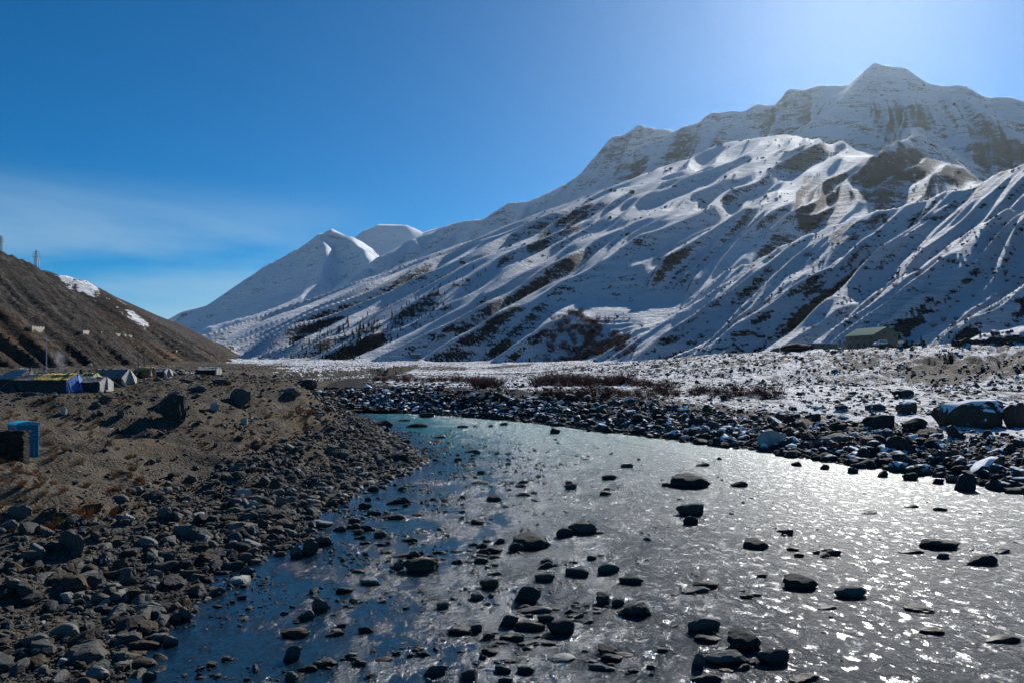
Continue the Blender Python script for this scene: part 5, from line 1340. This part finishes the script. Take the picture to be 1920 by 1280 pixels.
# ------------------------------------------------------------------ plants
def shrub_mesh(name, seed, n, hgt, spread, wd, mat):
    r = random.Random(seed); V = []; Fc = []
    def twig(p, d, l, w_):
        q = p+d*l; s_ = d.cross(Vector((r.gauss(0, 1), r.gauss(0, 1), r.gauss(0, 1)))).normalized()*w_
        i = len(V); V.extend([p-s_, p+s_, q+s_*.35, q-s_*.35]); Fc.append((i, i+1, i+2, i+3)); return q
    for _ in range(n):
        a = r.uniform(0, 6.28); o = Vector((math.cos(a), math.sin(a), 0))*r.uniform(0, .35)*spread
        d = Vector((math.cos(a)*r.uniform(.1, .8), math.sin(a)*r.uniform(.1, .8), 1)).normalized()
        p = o
        for k in range(3):
            p = twig(p, d, hgt*r.uniform(.22, .38), wd*(1-k*.25))
            for _k in range(2):
                e = (d+Vector((r.gauss(0, .5), r.gauss(0, .5), r.gauss(0, .3)))).normalized(); twig(p, e, hgt*r.uniform(.15, .3), wd*.6)
            d = (d+Vector((r.gauss(0, .2), r.gauss(0, .2), .05))).normalized()
    me = mesh_from(V, Fc, name); me.materials.append(mat); return me
RED = plain('red_willow_twigs', (.085, .032, .028), .9, .4, 2, bump=0); DRY = plain('dry_grass', (.20, .125, .05), .9, .4, 8, bump=0); DRYO = plain('rusty_dry_plant', (.22, .09, .03), .9, .35, 8, bump=0)
SH = [shrub_mesh('willow_shrub', k, 70, 2.3, 3.2, .045, RED) for k in range(5)]
shsrc = []
def shrubs(pxs, ys, jit, label, group, sc0=1.0):
    h = hit(pxs, ys, 100, 900)
    for a in h:
        o = bpy.data.objects.new('willow_shrub', random.choice(SH)); COL.objects.link(o); s_ = sc0*random.uniform(.7, 1.3)
        o.location = (a[0], a[1], a[2]-.1); o.scale = (s_*random.uniform(1, 1.5), s_, s_*random.uniform(.8, 1.15)); o.rotation_euler = (0, 0, random.uniform(0, 6.28))
        tag(o, label, 'shrub', group); shsrc.append(o)
rr = random.Random(3)
def ln(n, a, b, jy): return ([a[0]+(b[0]-a[0])*(i+rr.random())/n for i in range(n)], [a[1]+(b[1]-a[1])*(i+.5)/n+rr.gauss(0, jy) for i in range(n)])
X_, Y_ = ln(26, (1000, 722), (1180, 722), 1.5); shrubs(X_, Y_, 0, 'reddish leafless willow shrub in the long scrub row on the snow', 'willow shrubs of the long scrub row')
X_, Y_ = ln(12, (885, 724), (935, 724), 1.8); shrubs(X_, Y_, 0, 'tall reddish willow shrub in the clump left of the long scrub row', 'willow shrubs of the left clump', .8)
X_, Y_ = ln(26, (700, 713), (890, 717), 1.2); shrubs(X_, Y_, 0, 'low red-brown shrub on the far flat beyond the river bend', 'low shrubs beyond the bend', .8)
X_, Y_ = ln(32, (1010, 742), (1270, 742), 2.0); shrubs(X_, Y_, 0, 'sparse brown shrub on the snow between scrub row and boulder belt', 'sparse shrubs above the boulder belt', .6)
X_, Y_ = ln(20, (1290, 738), (1460, 744), 3.0); shrubs(X_, Y_, 0, 'thin dark shrub on the snowy flat at the foot of the scarp', 'thin shrubs under the scarp', .6)
X_, Y_ = ln(10, (1180, 722), (1260, 728), 2.0); shrubs(X_, Y_, 0, 'thinning low shrub at the right end of the scrub row', 'shrubs at the right end of the scrub row', .7)
# far brown thicket and conifer woods as masses
def mass(name, n0, pxa, pxb, ya, yb, srcs, size, label, cond=None, seed=1):
    r = np.random.RandomState(seed); px = r.uniform(pxa, pxb, n0); py = r.uniform(ya, yb, n0)
    if cond is not None: m = cond(px, py); px, py = px[m], py[m]
    h = hit(px, py, 200, 9000, 500); h = h[h[:, 1] < 6000]; n = len(h)
    h[:, 0] += r.normal(0, 6, n); h[:, 1] += r.normal(0, 30, n); h[:, 2] = height(h[:, 0], h[:, 1])
    s_ = size*r.uniform(.6, 1.3, n)
    rot = np.stack([r.normal(0, .04, n), r.normal(0, .04, n), r.uniform(0, 6.28, n)], 1)
    return scatter(name, h, np.stack([s_, s_, s_*r.uniform(.8, 1.3, n)], 1), rot, srcs, label, 'woods')
mass('brown_thicket', 220, 1035, 1180, 632, 662, shsrc[:6], 2.0, 'brown leafless thicket at the foot of the terraced fields', lambda x, y: ((x-1100)/75)**2+((y-648)/14)**2 < 1, 4)
FIR = plain('fir_needles', (.018, .032, .022), .9, .4, 2, bump=0); BARK = plain('bark', (.05, .035, .025))
def fir_mesh(seed):
    r = random.Random(seed); V = []; Fc = []; tiers = 9
    for k in range(tiers):
        z0 = 1+k*.95; R_ = 2.0*(1-k/(tiers+.5)); n = 9
        for i in range(n):
            a = i*6.283/n+r.uniform(-.3, .3); l = R_*r.uniform(.65, 1.15); w_ = .38*R_; c, s_ = math.cos(a), math.sin(a); j = len(V)
            V += [(0, 0, z0+.9), (c*l*.6-s_*w_, s_*l*.6+c*w_, z0+.1), (c*l, s_*l, z0-.45), (c*l*.6+s_*w_, s_*l*.6-c*w_, z0+.1)]; Fc.append((j, j+1, j+2, j+3))
    return mesh_from(V, Fc, 'crown')
FM = [fir_mesh(k) for k in range(3)]
for m_ in FM: m_.materials.append(FIR)
TR = bpy.data.meshes.new('trunk')
bm = bmesh.new(); cyl_bm(bm, (0, 0, 0), (0, 0, 8.5), .2, .05, 7); bm.to_mesh(TR); bm.free(); TR.materials.append(BARK)
fsrc = []
for i, (px, yb, s_) in enumerate([(1692, 646, .42), (1700, 645, .3), (1727, 640, .36), (1779, 636, .30), (1792, 633, .26), (1838, 630, .3)]):
    lab = ['small dark fir nearest the right corner of the green-roofed building', 'tiny fir beside the small one near the building corner', 'lone small fir on the snow rise right of the building', 'left one of a pair of tiny firs on the snow rise', 'right one of a pair of tiny firs on the snow rise', 'farthest right tiny fir on the snow rise'][i]
    h = hit([px], [yb], 150, 700)[0]; t = thing('fir_tree', lab, 'tree', (h[0], h[1], h[2]-.2)); t.scale = (s_,)*3
    c = link('crown', FM[i % 3], None, t); link('trunk', TR, None, t); fsrc.append(c)
def inwood(x, y):
    t = (x-650)/250; mid = 650-t*120; return (np.abs(y-mid) < 26-8*t) & (perlin(x/14, y/9, 5) > -.1)
mass('fir_wood', 1000, 640, 900, 515, 672, fsrc[:3], .75, 'dark fir wood covering the shaded spur of the far valley side', inwood, 5)
mass('sparse_fir_wood', 250, 500, 700, 590, 664, fsrc[:3], .9, 'scattered dark firs on the lower slopes left of the fir wood', lambda x, y: y > 690-(x-440)*.35, 6)
mass('scattered_bushes', 150, 1280, 1900, 420, 640, shsrc[:6], .7, 'dark bushes dotted over the snowy slope above the building', None, 7)
# tufts on the left bank
def tuft(px, py, mat, s_, label):
    h = hit([px], [py])[0]; me = shrub_mesh('grass_tuft', int(px), 60, .5, .5, .012, mat); o = link('grass_tuft', me); o.location = (h[0], h[1], h[2]-.03); o.scale = (s_, s_, s_); tag(o, label, 'grass tuft')
for px, py, mat, s_, lab in [(160, 975, DRYO, 1.2, 'bright rusty dry tuft, largest on the slope below the cabin'), (213, 970, DRYO, .8, 'rusty tuft right of the largest one'), (250, 885, DRY, 1.1, 'straw-coloured tuft below the grassy ledge'), (262, 905, DRYO, .7, 'small rusty tuft beneath the straw-coloured one'),
    (215, 895, DRY, .9, 'dry tuft on the slope right of the stone platform'), (222, 925, DRYO, .8, 'rusty tuft half way down the slope under the ledge'), (240, 935, DRYO, .6, 'small rusty tuft beside the gully'), (170, 950, DRY, .7, 'pale tuft just above the largest rusty one'), (262, 955, DRY, .6, 'pale tuft by the black slab of the gully'),
    (118, 925, DRYO, .6, 'rusty tuft at the foot of the stone platform'), (560, 778, DRYO, 1.5, 'rusty bush on the grassy crest of the left point'), (580, 780, DRYO, 1.6, 'dark rusty bush at the middle of the grassy crest'), (610, 770, DRY, 1.4, 'straw tuft near the tip of the grassy crest'), (545, 785, DRY, 1.2, 'straw tuft at the left end of the grassy crest'),
    (340, 760, DRYO, .9, 'small rusty bush beside the huge black wedge of rock'), (590, 740, DRYO, 1.2, 'reddish bush under the jagged rock of the crest'), (150, 870, DRY, .9, 'dry grass tuft on the flat right of the cabin'), (100, 862, DRY, .8, 'dry grass tuft beside the foot of the blue cabin'), (505, 783, DRY, 1.0, 'straw tuft along the track towards the crest'), (90, 690, DRY, .1, 'tiny straw tuft by the tents')]:
    tuft(px, py, mat, s_, lab)
r = np.random.RandomState(12); N0 = 2600
D = np.exp(r.uniform(math.log(30), math.log(115), N0)); px = r.uniform(0, 660, N0); x = (px-CX)/F*D
z, dL, dR, dS, mt, hid = height(x, D, True); m = (dL > 10) & (dL < 30) & (fbm(x/5, D/5, 2, 95) > .05); x, D, z = x[m], D[m], z[m]; n = len(x); s_ = r.uniform(.25, .6, n)
gs = [o for o in COL.objects if o.name.startswith('grass_tuft')][:6]
scatter('dry_grass', np.stack([x, D, z], 1), np.stack([s_]*3, 1), np.stack([r.normal(0, .1, n), r.normal(0, .1, n), r.uniform(0, 6.28, n)], 1), gs, 'thin dry grass over the ledge of the left bank', 'grass')

# ------------------------------------------------------------------ smoke
sm = bpy.data.materials.new('smoke_plume'); sm.use_nodes = True; nt = sm.node_tree; nt.nodes.clear(); N = NB(nt)
v = nt.nodes.new('ShaderNodeVolumePrincipled'); ou = nt.nodes.new('ShaderNodeOutputMaterial'); nt.links.new(v.outputs[0], ou.inputs['Volume']); v.inputs['Color'].default_value = (.8, .85, .95, 1); v.inputs['Anisotropy'].default_value = .3
oc = nt.nodes.new('ShaderNodeTexCoord').outputs['Object']; ln_ = nt.nodes.new('ShaderNodeVectorMath'); ln_.operation = 'LENGTH'; nt.links.new(oc, ln_.inputs[0])
fall = N.rng(ln_.outputs['Value'], .3, 1.0, 1, 0)
nt.links.new(N.math('MULTIPLY', N.math('MULTIPLY', fall, N.rng(N.noise(oc, 2.2, 3, .6), .4, .7)), .5), v.inputs['Density'])
o = bm_obj('smoke', lambda bm: bmesh.ops.create_icosphere(bm, subdivisions=3, radius=1), sm)
o.location = P3(110, 672, 94); o.scale = (1.0, 1.0, 1.8); o.rotation_euler = (0, rad(-22), 0); tag(o, 'thin bluish smoke rising behind the tents', 'smoke', None, 'stuff')
